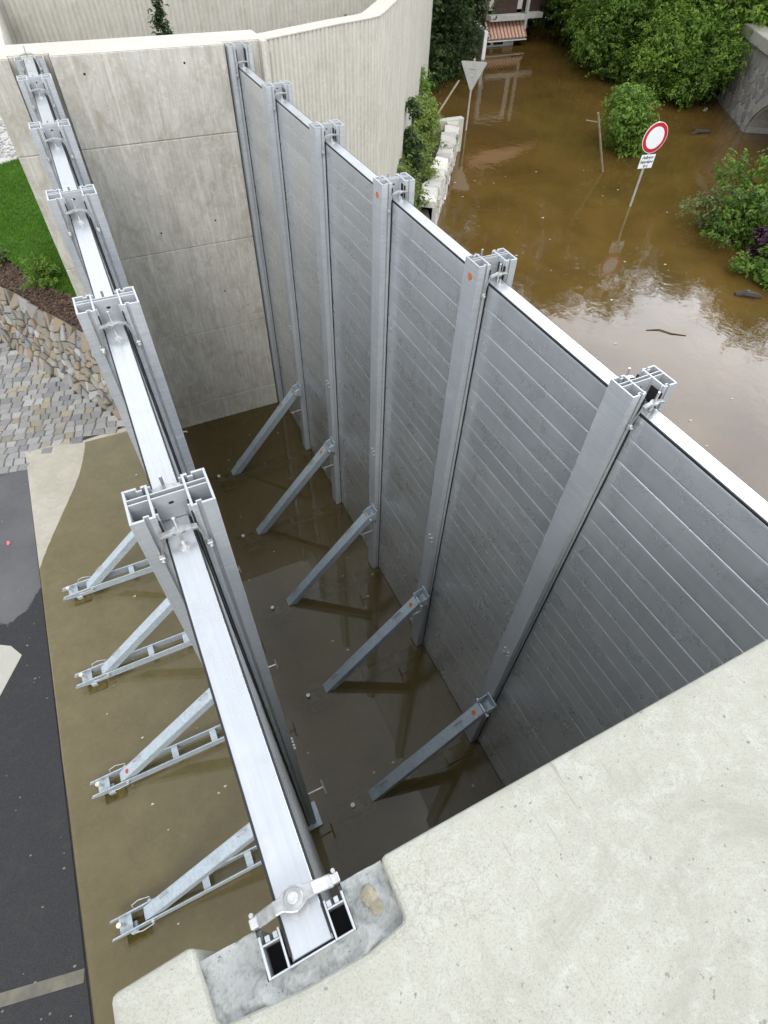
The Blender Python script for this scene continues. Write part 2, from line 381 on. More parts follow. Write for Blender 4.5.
def stuff(o, label=None, cat=None):
    o['kind'] = 'stuff'
    if label: o['label'] = label
    if cat: o['category'] = cat
    return o
def dup(o, parent=None, loc=None, rz=None):
    c = o.copy(); col.objects.link(c)
    if parent is not None: c.parent = parent
    if loc is not None: c.location = loc
    if rz is not None: c.rotation_euler = (0, 0, rz)
    for ch in list(o.children): dup(ch, c)
    return c
ORD = ['first', 'second', 'third', 'fourth', 'fifth', 'sixth', 'seventh', 'eighth', 'ninth', 'tenth', 'eleventh', 'twelfth', 'thirteenth',
       'fourteenth', 'fifteenth', 'sixteenth', 'seventeenth', 'eighteenth', 'nineteenth', 'twentieth', 'twenty-first', 'twenty-second',
       'twenty-third', 'twenty-fourth', 'twenty-fifth', 'twenty-sixth', 'twenty-seventh', 'twenty-eighth', 'twenty-ninth', 'thirtieth',
       'thirty-first', 'thirty-second', 'thirty-third', 'thirty-fourth']

# ------------------------------------------------------------------ key dimensions (metres, +Y along the barriers)
S = 1.396                 # post spacing
DX = 2.291                # right barrier axis
ZB = -0.216               # right post tops
ZW = -0.127               # concrete tops
YF = 6.96                 # far wall face
WIN, WOUT = -5.5, -4.6    # water levels inside / outside
SH0, SH1 = Vector((-2.25, 4.92)), Vector((-1.31, 7.57))
def floor_z(x, y):
    d = (SH1 - SH0).normalized(); n = Vector((-d.y, d.x))          # n points to the dry side
    q_ = max(0.0, min(1.0, (y - SH0.y) / (SH1.y - SH0.y)))
    s = (Vector((x, y)) - SH0).dot(n) + .13 * math.sin(math.pi * q_ ** 1.4)
    wob = 0.012 * mnoise.noise(Vector((x * 1.3, y * 1.3, 0)))
    if s > 0: return WIN + 0.03 * s + wob * min(1, s * 2)
    return WIN - min(0.022 * (-s), 0.085) - .24 * max(0.0, min(1.0, (x - .05) / .5)) + wob * min(1, -s * 1.5)

# ------------------------------------------------------------------ ground, floor, asphalt
g = MB(); g.poly([(-250, -250, -6.3), (250, -250, -6.3), (250, 300, -6.3), (-250, 300, -6.3)])
structure(g.build('ground', M['soil']))
def grid(fn, x0, x1, y0, y1, nx, ny, name, mat, smooth=True):
    b = MB()
    for j in range(ny + 1):
        for i in range(nx + 1):
            x = x0 + (x1 - x0) * i / nx; y = y0 + (y1 - y0) * j / ny; b.v.append((x, y, fn(x, y)))
    for j in range(ny):
        for i in range(nx): a = j * (nx + 1) + i; b.face([a, a + 1, a + nx + 2, a + nx + 1])
    return b.build(name, mat, smooth=smooth)
structure(grid(floor_z, -2.3, 2.45, -6, 7.42, 60, 130, 'concrete_floor', M['floor']))
w = MB(); nx, ny = 60, 130; dep = []
for j in range(ny + 1):
    for i in range(nx + 1):
        x = -2.3 + 4.55 * i / nx; y = -6 + 13.3 * j / ny
        w.v.append((x, y, WIN)); dep.append(max(0, WIN - floor_z(x, y)))
for j in range(ny):
    for i in range(nx): a = j * (nx + 1) + i; w.face([a, a + 1, a + nx + 2, a + nx + 1])
wo = w.build('puddle_water', M['water_in'], smooth=True)
at = wo.data.attributes.new('depth', 'FLOAT', 'POINT'); at.data.foreach_set('value', dep)
structure(wo)
a = MB(); a.box((-16, -12, -6.2), (-2.304, 7.02, WIN + 0.004)); structure(a.build('asphalt_road', M['asphalt'], bevel=.006))
a = MB(); a.prism([(-6, 5.6), (-2.74, 3.62), (-2.62, 3.42), (-2.9, 2.95), (-6, 1.4)], WIN + .0005, WIN + .010); structure(a.build('pale_paved_patch', M['slab'], bevel=.003))
a = MB(); a.box((-6, -0.11, 0), (0, 0, .008), mtx=Matrix.Translation((-2.31, -.27, WIN + .001)) @ Matrix.Rotation(R(-12), 4, 'Z'))
structure(a.build('concrete_channel_strip', simple('wet_concrete_strip', (0.17, 0.155, 0.12), 0.6, 0, .35, 9), bevel=.003))

# ------------------------------------------------------------------ Voronoi stone work
def clip(poly, p, q):
    mx, my = (p[0] + q[0]) / 2, (p[1] + q[1]) / 2; nx, ny = q[0] - p[0], q[1] - p[1]
    o = []
    for i in range(len(poly)):
        a, b = poly[i], poly[(i + 1) % len(poly)]
        da = (a[0] - mx) * nx + (a[1] - my) * ny; db = (b[0] - mx) * nx + (b[1] - my) * ny
        if da <= 0: o.append(a)
        if da * db < 0: tt = da / (da - db); o.append((a[0] + (b[0] - a[0]) * tt, a[1] + (b[1] - a[1]) * tt))
    return o
def voronoi(seeds, reach):
    res = []
    for i, p in enumerate(seeds):
        poly = [(p[0] - reach, p[1] - reach), (p[0] + reach, p[1] - reach), (p[0] + reach, p[1] + reach), (p[0] - reach, p[1] + reach)]
        for j, q in enumerate(seeds):
            if i != j and abs(q[0] - p[0]) < 2 * reach and abs(q[1] - p[1]) < 2 * reach:
                poly = clip(poly, p, q)
                if len(poly) < 3: break
        res.append(poly)
    return res
def stones(mb, cells, mapf, gap, hgt, hvar, rnd, tones, keep=None, mat=0):
    """cells -> bevelled blocks; mapf(u,v,h) gives the 3-D point."""
    for poly in cells:
        if len(poly) < 3: continue
        cx = sum(p[0] for p in poly) / len(poly); cy = sum(p[1] for p in poly) / len(poly)
        if keep and not keep(cx, cy): continue
        h = hgt + random.uniform(-hvar, hvar); tx, ty = random.uniform(-rnd, rnd), random.uniform(-rnd, rnd)
        def shr(d):
            r = []
            for x, y in poly:
                l = math.hypot(x - cx, y - cy) or 1; k = max(0.25, 1 - d / l); r.append((cx + (x - cx) * k, cy + (y - cy) * k))
            return r
        rings = [(shr(gap), 0.0), (shr(gap), h * .72), (shr(gap + .012 + h * .10), h)]
        n0 = len(mb.v); k = len(poly); tone = random.choice(tones); f = random.uniform(.8, 1.15); tone = tuple(min(1, t * f) for t in tone)
        for ring, hh in rings:
            for x, y in ring: mb.v.append(tuple(mapf(x, y, hh + (tx * (x - cx) + ty * (y - cy) if hh > 0 else 0))))
        for r_ in range(2):
            for i in range(k): j = (i + 1) % k; mb.face([n0 + r_ * k + i, n0 + r_ * k + j, n0 + (r_ + 1) * k + j, n0 + (r_ + 1) * k + i], mat, tone)
        mb.face([n0 + 2 * k + i for i in range(k)], mat, tone)
def inpoly(x, y, P):
    c = False
    for i in range(len(P)):
        (x1, y1), (x2, y2) = P[i], P[i - 1]
        if (y1 > y) != (y2 > y) and x < (x2 - x1) * (y - y1) / (y2 - y1) + x1: c = not c
    return c
GREY = [(.31, .31, .31), (.27, .27, .275), (.35, .345, .335), (.24, .24, .245), (.33, .33, .32), (.29, .29, .29), (.37, .365, .35), (.30, .28, .24), (.33, .29, .21)]
BROWN = [(.27, .23, .17), (.23, .205, .165), (.31, .28, .22), (.19, .17, .145), (.28, .215, .14), (.27, .255, .23)]
# cobbles
cob_poly = [(-.55, 7.46), (-2.32, 7.22), (-2.35, 7.06), (-6.5, 7.0), (-6.5, 17), (-5.35, 16.9), (-.62, 7.5)]
cb = MB(); cb.slot(M['stone']); cb.slot(M['joint'])
cells = []; ca, sa_ = math.cos(R(-14)), math.sin(R(-14))
def vb(j, u): return j * .160 + .022 * mnoise.noise(Vector((u * 2.3, j * 1.7, 7))) + .06 * math.sin(u * 1.1)
for j in range(-12, 64):
    u = -6.5 + random.uniform(0, .15); tl_ = 0.0
    while u < 3:
        wd = random.uniform(.135, .215); tr2 = random.uniform(-.018, .018)
        q = [(u + tl_, vb(j, u)), (u + wd + tr2, vb(j, u + wd)), (u + wd - tr2, vb(j + 1, u + wd)), (u - tl_, vb(j + 1, u))]
        cells.append([(-2.4 + a_ * ca - b_ * sa_, 7.0 + a_ * sa_ + b_ * ca) for a_, b_ in q]); u += wd; tl_ = tr2
stones(cb, cells, lambda x, y, h: (x, y, WIN - .03 + h), .0045, .050, .005, .05, GREY, keep=lambda x, y: inpoly(x, y, cob_poly))
cb.poly([(p[0], p[1], WIN + .004) for p in cob_poly], 1)
structure(cb.build('cobbled_pavement', None))
# rubble revetment: sloped stone bank
RB0, RB1 = Vector((-.50, 7.42, WIN)), Vector((-5.35, 16.95, WIN)); RT0, RT1 = Vector((-.15, 7.95, -4.80)), Vector((-5.0, 16.9, -4.80))
RL = (RB1 - RB0).length; RH = (RT0 - RB0).length
def rmap(u, v, h):
    uu, vv = u / RL, v / 1.0
    b = RB0.lerp(RB1, uu); t_ = RT0.lerp(RT1, uu); n = (RB1 - RB0).cross(RT0 - RB0).normalized()
    if n.x > 0: n = -n
    return b.lerp(t_, vv) + n * h
seeds = []
for j in range(7):
    for i in range(int(RL / .17)): seeds.append((i * .17 + (.085 if j % 2 else 0) + random.uniform(-.09, .09), .07 + j * .143 + random.uniform(-.07, .07)))
rb = MB(); rb.slot(M['stone']); rb.slot(M['joint'])
stones(rb, voronoi(seeds, .26), rmap, .007, .065, .04, .32, BROWN + GREY[2:4])
for i_ in range(24):
    for j_ in range(4):
        ua, ub, va, vb_ = RL * i_ / 24, RL * (i_ + 1) / 24, j_ / 4, (j_ + 1) / 4
        rb.poly([rmap(ua, va, -.01), rmap(ub, va, -.01), rmap(ub, vb_, -.01), rmap(ua, vb_, -.01)], 1)
tag(rb.build('stone_revetment', None), 'rough brown and grey rubble stone bank between the cobbles and the bark mulch', 'stone bank')
# mulch, lawn, gravel
def lerp2(a, b, t): return (a[0] + (b[0] - a[0]) * t, a[1] + (b[1] - a[1]) * t)
mlow = [(-.05, 7.75), (-.85, 9.25), (-1.40, 10.25), (-2.15, 11.65), (-4.95, 16.85)]
mup = [(-.05, 9.5), (-.95, 10.45), (-1.32, 10.95), (-1.98, 12.6), (-4.2, 17.6)]
def edge_at(line, t):
    t *= len(line) - 1; i = min(int(t), len(line) - 2); return lerp2(line[i], line[i + 1], t - i)
mb = MB(); nu, nv = 70, 14
for j in range(nv + 1):
    for i in range(nu + 1):
        p = lerp2(edge_at(mlow, i / nu), edge_at(mup, i / nu), j / nv)
        mb.v.append((p[0], p[1], -4.80 + .40 * j / nv + .03 * mnoise.noise(Vector((p[0] * 9, p[1] * 9, 2)))))
for j in range(nv):
    for i in range(nu): a0 = j * (nu + 1) + i; mb.face([a0, a0 + 1, a0 + nu + 2, a0 + nu + 1])
structure(mb.build('mulch_bed', M['mulch']))
ch = MB()
for _ in range(5200):
    u, v = random.random() * .75, random.random()
    p = lerp2(edge_at(mlow, u), edge_at(mup, u), v); z = -4.79 + .40 * v + random.uniform(0, .035)
    a0 = random.random() * 6.3; l, wd = random.uniform(.025, .06), random.uniform(.008, .02); til = random.uniform(-.5, .5)
    d = Vector((math.cos(a0), math.sin(a0), til)) * l; e = Vector((-math.sin(a0), math.cos(a0), random.uniform(-.4, .4))) * wd
    c0 = Vector((p[0], p[1], z)); k = random.random()
    ch.poly([c0 - d - e, c0 + d - e, c0 + d + e, c0 - d + e], 0, (.05 + .13 * k, .03 + .075 * k, .02 + .05 * k))
stuff(ch.build('bark_chips', M['chip']), 'loose brown bark chips spread over the mulch bed below the lawn', 'bark chips')
def lawn_z(x, y): return -4.40 + .10 * max(0, y - 10.6) * .9 + .02 * mnoise.noise(Vector((x, y, 0)))
LW = [(-.05, 9.5), (-.95, 10.45), (-1.32, 10.95), (-1.98, 12.6), (-4.2, 17.6), (-5, 18.2), (-5, 16.3), (-1.6, 16.35), (-.2, 17.15)]
lw = MB(); n = 0; step = .25
lawn_poly = [(-.05, 9.45), (-.95, 10.4), (-1.32, 10.9), (-1.98, 12.55), (-3.6, 16.25), (-1.6, 16.35), (-.05, 17.1)]
def fill(mb, poly, zf, step, mat=0):
    xs = [p[0] for p in poly]; ys = [p[1] for p in poly]; idx = {}
    nx = int((max(xs) - min(xs)) / step) + 1; ny = int((max(ys) - min(ys)) / step) + 1
    for j in range(ny):
        for i in range(nx):
            x, y = min(xs) + i * step, min(ys) + j * step
            if inpoly(x + step / 2, y + step / 2, poly):
                q = []
                for dx, dy in ((0, 0), (1, 0), (1, 1), (0, 1)):
                    key = (i + dx, j + dy)
                    if key not in idx:
                        idx[key] = len(mb.v); X, Y = min(xs) + key[0] * step, min(ys) + key[1] * step; mb.v.append((X, Y, zf(X, Y)))
                    q.append(idx[key])
                mb.face(q, mat)
fill(lw, lawn_poly, lawn_z, .06)
structure(lw.build('lawn', M['grassbase']))
gr = MB(); cnt = 0
while cnt < 26000:
    x, y = random.uniform(-2.6, -.1), random.uniform(9.4, 17.2)
    if not inpoly(x, y, lawn_poly): continue
    cnt += 1; z = lawn_z(x, y); a0 = random.random() * 6.3; h = random.uniform(.03, .075); ww = random.uniform(.006, .012)
    e = Vector((math.cos(a0), math.sin(a0), 0)) * ww; ln = Vector((random.uniform(-1, 1), random.uniform(-1, 1), 0)) * h * .5
    b0 = Vector((x, y, z)); tn = .5 + .5 * mnoise.noise(Vector((x * 1.5, y * 1.5, 3))); tn = max(0, min(1, tn * .6 + random.random() * .4))
    gr.poly([b0 - e, b0 + e, b0 + ln + Vector((0, 0, h))], 0, tn)
stuff(gr.build('lawn_grass', M['grass']), 'short bright green grass covering the sloping lawn beside the concrete wall', 'grass')
gv = MB(); gv.poly([(-14, 16.2, -3.93), (-1.6, 16.45, -3.93), (-.05, 17.2, -3.93), (-.05, 30, -3.6), (-14, 30, -3.6)]); structure(gv.build('gravel_path', M['gravel']))
lb = MB(); lb.poly([(-14, 16.0, -4.0), (-5, 18.1, -4.3), (-5.3, 17, -4.55), (-14, 17.2, -4.6)]); structure(lb.build('upper_verge', M['grassbase']))
pebbles = MB()
for _ in range(2600):
    x, y = random.uniform(-3.2, -.6), random.uniform(16.9, 24); r_ = random.uniform(.025, .06); z = -3.93 + (y - 16.3) * .024
    k = random.uniform(.3, .65); c_ = (k, k * .98, k * .94); pts = []
    a0 = random.random() * 6
    for q in range(5): aa = a0 + q * 1.2566; pts.append((x + r_ * math.cos(aa) * random.uniform(.7, 1), y + r_ * math.sin(aa) * random.uniform(.7, 1), z + .012))
    tp = (x, y, z + r_ * .9); n0 = len(pebbles.v); pebbles.v += pts + [tp]
    for q in range(5): pebbles.face([n0 + q, n0 + (q + 1) % 5, n0 + 5], 0, c_)
stuff(pebbles.build('gravel_stones', M['stone']), 'loose pale grey gravel behind the lawn', 'gravel')
kb = MB(); kb.box((-3.6, -.05, -.15), (0, .05, .05), mtx=Matrix.Translation((-.10, 17.12, -3.9)) @ Matrix.Rotation(R(27), 4, 'Z'), mat=0)
kb.box((-8, 16.25, -4.1), (-1.65, 16.36, -3.86)); tag(kb.build('lawn_kerb', M['slab'], bevel=.01), 'pale concrete edging between the lawn and the gravel', 'kerb')

# ------------------------------------------------------------------ far abutment wall with pockets
fw = MB(); fw.slot(M['wall']); fw.slot(M['walltop']); fw.slot(M['hole'])
zt = [ZW, -1.02, -2.365, -3.71, -5.06, -6.2]
cols_ = [(-.49, -.205), (.205, 2.125), (2.575, 2.66)]
for i in range(5):
    z1, z0 = zt[i] - (0 if i == 0 else .005), zt[i + 1] + .005
    for x0, x1 in cols_: fw.box((x0, YF, z0), (x1, YF + .13, z1))
    fw.box((-.205, YF + .11, z0), (.205, YF + .13, z1)); fw.box((2.125, YF + .11, z0), (2.575, YF + .13, z1))
fw.box((-.49, YF + .132, -6.2), (2.66, 7.62, ZW)); fw.box((-.488, YF + .012, -6.2), (-.207, YF + .128, ZW - .02))
for x0, x1 in ((.207, 2.123), (2.577, 2.655)): fw.box((x0, YF + .012, -6.2), (x1, YF + .128, ZW - .02))
fw.box((-.49, 7.622, -6.2), (-.20, 12.3, ZW - .004))
for x, z in ((.50, -.30), (1.62, -.27), (1.62, -2.05), (.85, -2.10), (1.55, -3.1)):
    pts = [(x + .013 * math.cos(q * .785), YF - .0015, z + .013 * math.sin(q * .785)) for q in range(8)]; fw.poly(pts, 2)
o = fw.build('abutment_wall', None, bevel=.006)
tag(o, 'tall stained grey concrete end wall with horizontal joints closing both barriers', 'concrete wall')
tp = MB(); tp.poly([(-.484, YF + .006, ZW + .003), (-.211, YF + .006, ZW + .003), (-.211, YF + .12, ZW + .003), (.211, YF + .12, ZW + .003), (.211, YF + .006, ZW + .003), (2.119, YF + .006, ZW + .003),
    (2.119, YF + .12, ZW + .003), (2.581, YF + .12, ZW + .003), (2.581, YF + .006, ZW + .003), (2.654, YF + .006, ZW + .003), (2.654, 7.61, ZW + .003), (-.484, 7.61, ZW + .003)])
tp.build('wall_top', M['walltop'], o)

def ribbed(name, path, thick, z0, z1, pitch, depth, label, right=True, cap=True, joint=None):
    """vertical board ribs along an XY polyline; ribs on the side facing the camera."""
    P = [Vector(p) for p in path]; d = MB(); d.slot(M['rib']); d.slot(M['walltop'])
    pts = []
    for i in range(len(P) - 1):
        seg = P[i + 1] - P[i]; nn = max(1, int(seg.length / pitch)); t_ = seg.normalized(); nrm = Vector((t_.y, -t_.x))
        for k in range(nn):
            f0, f1, f2, f3 = k / nn, (k + .55) / nn, (k + .68) / nn, (k + .87) / nn
            dd = depth * random.uniform(.75, 1.25)
            a0 = P[i] + seg * f0; pts.append(a0 + nrm * dd); pts.append(P[i] + seg * f1 + nrm * dd * random.uniform(.9, 1.1)); pts.append(P[i] + seg * f2); pts.append(P[i] + seg * f3)
    pts.append(P[-1])
    n0 = len(d.v)
    for p in pts: d.v.append((p.x, p.y, z0)); d.v.append((p.x, p.y, z1 - .012))
    for i in range(len(pts) - 1): d.face([n0 + 2 * i, n0 + 2 * i + 2, n0 + 2 * i + 3, n0 + 2 * i + 1])
    # backing and cap, mitred
    offs = []
    for i in range(len(P)):
        ta = (P[i] - P[i - 1]).normalized() if i else (P[1] - P[0]).normalized()
        tb = (P[i + 1] - P[i]).normalized() if i < len(P) - 1 else ta
        nb = Vector((-(ta + tb).y, (ta + tb).x)).normalized(); k = 1 / max(.4, nb.dot(Vector((-ta.y, ta.x)))); offs.append(nb * k)
    fr = [P[i] - offs[i] * (depth + .006) for i in range(len(P))]; bk = [P[i] + offs[i] * thick for i in range(len(P))]
    ring = fr + bk[::-1]
    for i in range(len(P) - 1):
        q = [fr[i], fr[i + 1], bk[i + 1], bk[i]]
        n1 = len(d.v)
        for z in (z1 - .012, z1):
            for p in q: d.v.append((p.x, p.y, z))
        d.face([n1 + 4, n1 + 5, n1 + 6, n1 + 7], 1); d.face([n1, n1 + 1, n1 + 5, n1 + 4], 1)
        d.poly([(bk[i].x, bk[i].y, z0), (bk[i + 1].x, bk[i + 1].y, z0), (bk[i + 1].x, bk[i + 1].y, z1), (bk[i].x, bk[i].y, z1)])
    for i in (0, len(P) - 1): d.poly([(fr[i].x, fr[i].y, z0), (bk[i].x, bk[i].y, z0), (bk[i].x, bk[i].y, z1), (fr[i].x, fr[i].y, z1)])
    o = d.build(name, None)
    tag(o, label, 'concrete wall'); return o
ribbed('flood_wall', [(2.662, 7.10), (3.3, 7.40), (3.93, 7.70), (4.45, 7.90), (4.66, 8.02), (4.85, 8.25), (5.5, 9.1), (11.72, 18.78)], .27, -5.2, ZW - .001, .075, .014,
       'pale grey ribbed concrete wall bending away beside the flooded road')
ribbed('garden_wall', [(-.47, 12.0), (2.30, 12.0)], .3, -1.6, 2.6, .085, .013, 'high ribbed concrete wall at the back, plain left stretch up to the vertical joint')
ribbed('garden_wall', [(2.315, 12.0), (7.1, 12.05)], .3, -1.6, 2.6, .085, .013, 'high ribbed concrete wall at the back, right stretch beyond the vertical joint')
tr_ = MB(); tr_.poly([(-.3, 7.6, -1.3), (2.66, 7.6, -1.3), (4.8, 8.3, -1.3), (7.2, 12.2, -1.3), (-.3, 12.2, -1.3)]); structure(tr_.build('planting_terrace', M['soil']))

# ------------------------------------------------------------------ near abutment: the wall the photographer stands on
YN = -1.275
nw = MB(); nw.slot(M['near'])
nw.prism([(.205, YN), (9, YN), (9, -4.2), (-.43, -4.2), (-.43, YN + .022), (-.25, YN + .030), (-.236, -1.405), (-.05, -1.425), (.10, -1.43), (.205, -1.415)], -6.2, ZW)
no = nw.build('abutment_wall', None, bevel=.014, seg=2)
tag(no, 'pale weathered concrete wall in the foreground with a notch for the left barrier', 'concrete wall')
# grout bed in the notch: uneven poured surface
gb = MB(); nx, ny = 92, 52; x0, x1, y0, y1 = -.252, .205, -1.474, YN - .004
def gz(x, y):
    z = ZW - .026 + .013 * mnoise.noise(Vector((x * 16, y * 16, 1))) + .007 * mnoise.noise(Vector((x * 45, y * 45, 5))) + .004 * mnoise.noise(Vector((x * 110, y * 110, 9)))
    z += .024 * max(0, 1 - math.hypot((x - .15) / .04, (y + 1.345) / .045)) + .018 * max(0, 1 - abs(math.hypot((x + .01) / .14, (y + 1.40) / .05) - .9) * 4)
    z -= .008 * max(0, 1 - abs(y - y0) / .03)
    return z
for j in range(ny + 1):
    for i in range(nx + 1):
        x, y = x0 + (x1 - x0) * i / nx, y0 + (y1 - y0) * j / ny; gb.v.append((x, y, gz(x, y)))
for j in range(ny):
    for i in range(nx):
        xa, xb = x0 + (x1 - x0) * i / nx, x0 + (x1 - x0) * (i + 1) / nx; ya, yb = y0 + (y1 - y0) * j / ny, y0 + (y1 - y0) * (j + 1) / ny
        if xb > -.1135 and xa < .0935 and yb > -1.380: continue
        a0 = j * (nx + 1) + i; gb.face([a0, a0 + 1, a0 + nx + 2, a0 + nx + 1])
n0 = len(gb.v)
gb.box((-.252, -1.474, -6.2), (-.108, YN - .006, ZW - .04)); gb.box((.088, -1.474, -6.2), (.205, YN - .006, ZW - .04)); gb.box((-.108, -1.474, -6.2), (.088, -1.39, ZW - .04))
for xa, xb in ((-.252, -.108), (.088, .205)):
    k = 12
    for i in range(k):
        xx0, xx1 = xa + (xb - xa) * i / k, xa + (xb - xa) * (i + 1) / k
        gb.poly([(xx0, YN - .004, ZW - .06), (xx1, YN - .004, ZW - .06), (xx1, YN - .004, gz(xx1, YN - .004)), (xx0, YN - .004, gz(xx0, YN - .004))])
gb.build('grout_bed', M['grout'], no, smooth=False)
blob = MB()
for (bx, by, r1, r2) in ((.148, -1.335, .020, .014), (.155, -1.36, .017, .010)):
    n0 = len(blob.v)
    for j in range(5):
        ph = j / 4 * math.pi / 2
        for i in range(14):
            aa = i / 14 * 6.283; rr = r1 * math.cos(ph) * (1 + .22 * mnoise.noise(Vector((math.cos(aa) * 2 + bx * 50, math.sin(aa) * 2, j))))
            blob.v.append((bx + rr * math.cos(aa), by + rr * 1.2 * math.sin(aa), ZW - .014 + .6 * r2 * math.sin(ph) + .006))
    for j in range(4):
        for i in range(14): i2 = (i + 1) % 14; blob.face([n0 + j * 14 + i, n0 + j * 14 + i2, n0 + (j + 1) * 14 + i2, n0 + (j + 1) * 14 + i])
blob.build('mortar_lump', simple('ochre_mortar', (0.30, 0.275, 0.20), 0.9, 0, .45, 60, 1.0), no, smooth=True)

# ------------------------------------------------------------------ barrier posts
WH, LH, FI, TW = .145, .082, .059, .009    # half width, half length, flange inner x, wall
HP = 5.75
def post_column():
    c = MB()
    for s in (-1, 1):
        def bx(xa, xb, ya, yb, dz=0):
            c.box((min(s * xa, s * xb), ya, -HP), (max(s * xa, s * xb), yb, -dz))
        bx(WH - TW, WH, -LH, LH); bx(FI, FI + TW, -LH + .0, LH)
        for q in (-1, 1):
            ya, yb = sorted((q * (LH - TW), q * LH))
            bx(.096, WH - TW, ya, yb); bx(FI + TW, .081, ya, yb)
            ya, yb = sorted((q * (LH - .022), q * (LH - .016))); bx(.078, .099, ya, yb, .001)
            ya, yb = sorted((q * (LH - .016), q * (LH - TW)))
            bx(.096, .0985, ya, yb, .001); bx(.0785, .081, ya, yb, .001)
        bx(FI + TW, WH - TW, .006, .011, .001); bx(FI + TW, WH - TW, .030, .035, .001)
        for q in (-1, 1):
            ya, yb = sorted((q * .071, q * .066))
            bx(FI - .010, FI, ya, yb, .001)
    c.box((-FI, .006, -HP), (FI, .011, -.002)); c.box((-FI, .030, -HP), (FI, .035, -.002))
    return c
def seal_mb(sx, sy):
    c = MB(); x = sorted((sx * (FI - .0065), sx * (FI - .0005))); y = sorted((sy * .020 + .008, sy * .089)); c.box((x[0], y[0], -HP), (x[1], y[1], -.035)); return c
def ellipse(mb, c0, ax, ay, ra, rb, n=14, mat=0):
    mb.poly([Vector(c0) + Vector(ax) * ra * math.cos(i / n * 6.2832) + Vector(ay) * rb * math.sin(i / n * 6.2832) for i in range(n)], mat)
def disc(c0, axis, r, th, n=16):
    d = MB(); c0 = Vector(c0); axis = Vector(axis).normalized(); d.rod([c0, c0 + axis * th], r, n); return d
proto_col = None
def make_post(side, loc, label, group, sticker):
    """side: -1 = fittings on the -x face, +1 = on the +x face"""
    t = tag(empty('barrier_post', loc), label, 'post', group)
    post_column().build('column', M['post'], t, bevel=.0012)
    for sx in (-1, 1):
        for sy in (-1, 1): seal_mb(sx, sy).build('rubber_seal', M['rubber'], t)
    h = MB(); ellipse(h, (.0, .0052, -.045), (1, 0, 0), (0, 0, 1), .010, .006); ellipse(h, (.0, .0358, -.045), (1, 0, 0), (0, 0, 1), .010, .006); h.build('web_hole', M['hole'], t)
    zb = -2.93
    for dy, dz in ((-.028, 0), (.022, .004), (-.022, .055), (.028, .06)):
        b = disc((side * WH, -.02 + dy, zb + dz), (side, 0, 0), .0105, .018, 8); b.build('bolt', M['steel'], t)
    th = MB(); z = -4.40; y = -.035
    th.rod([(side * WH, y, z), (side * (WH + .16), y, z - .01)], .011, 8); th.rod([(side * (WH + .16), y - .08, z + .04), (side * (WH + .16), y + .08, z - .06)], .011, 8)
    th.build('tee_handle', M['steel'], t)
    if sticker:
        disc((-WH, .0, -.10), (-1, 0, 0), .026, .0015, 24).build('round_sticker', M['orange'], t)
    bp = MB(); bp.box((-.2, -.13, -5.47 if side > 0 else -5.36), (.2, .13, -5.45 if side > 0 else -5.34)); bp.build('base_plate', M['galv'], t, bevel=.003)
    return t
NEAR5 = ['nearest', 'second nearest', 'middle', 'second farthest', 'farthest']
pA = make_post(1, (0, 0, 0), 'nearest hollow aluminium post of the left barrier, open cells on top', 'posts of the left barrier', False)
pB = make_post(-1, (DX, 0, ZB), 'nearest hollow aluminium post of the right barrier, without sticker', 'posts of the right barrier', False)
for k in range(1, 5):
    o = dup(pA, loc=(0, k * S, 0)); o['label'] = NEAR5[k] + ' hollow aluminium post of the left barrier, between shiny top logs'
    o = dup(pB, loc=(DX, k * S, ZB)); o['label'] = NEAR5[k] + ' hollow aluminium post of the right barrier' + (', with round orange sticker' if k in (1, 2) else ', without sticker')
    if k in (1, 2): disc((-WH, .0, -.10), (-1, 0, 0), .024, .0015, 24).build('round_sticker', M['orange'], o)
# wall channels (embedded half posts in the far wall, tubes in the near wall)
def wall_channel(name, loc, near, label):
    t = tag(empty(name, loc), label, 'wall channel')
    c = MB()
    for s in (-1, 1):
        def bx(xa, xb, ya, yb, zt_=0.0): c.box((min(s * xa, s * xb), ya, -6), (max(s * xa, s * xb), yb, -zt_))
        if near:
            bx(.0545, .059, -.083, 0); bx(.0985, .104, -.083, 0); bx(.059, .0985, -.083, -.079)
            bx(.059, .0985, -.022, -.018)
            for q in (.060, .079): bx(q, q + .011, -.018, -.004, .003)
        else:
            bx(WH - TW, WH, -.075, .10); bx(FI, FI + TW, -.075, .10); bx(.096, WH - TW, -.075, -.068); bx(FI + TW, .081, -.075, -.068); bx(.078, .099, -.058, -.052, .002)
    if near: c.box((-.0545, -.083, -6), (.0545, -.079, -.001))
    else: c.box((-FI, .03, -6), (FI, .036, -.002))
    c.build('channel_frame', M['post'], t, bevel=.001)
    if not near:
        for s in (-1, 1): seal_mb(s, -1).build('rubber_seal', M['rubber'], t)
    else:
        for s in (-1, 1):
            b = MB(); x = sorted((s * .059, s * .0985)); b.box((x[0], -.079, -.085), (x[1], -.022, -.07)); b.build('tube_shade_plate', M['hole'], t)  # black plate near the mouth stands in for the shade inside the tube
    return t
wall_channel('wall_channel', (0, YF, ZW + .0), False, 'aluminium channel set into the end wall at the far end of the left barrier')
wall_channel('wall_channel', (DX, YF, ZW - .004), False, 'aluminium channel set into the end wall at the far end of the right barrier')
wall_channel('wall_channel', (-.010, YN - .022, ZW + .006), True, 'channel with two square black tube mouths grouted into the foreground concrete')

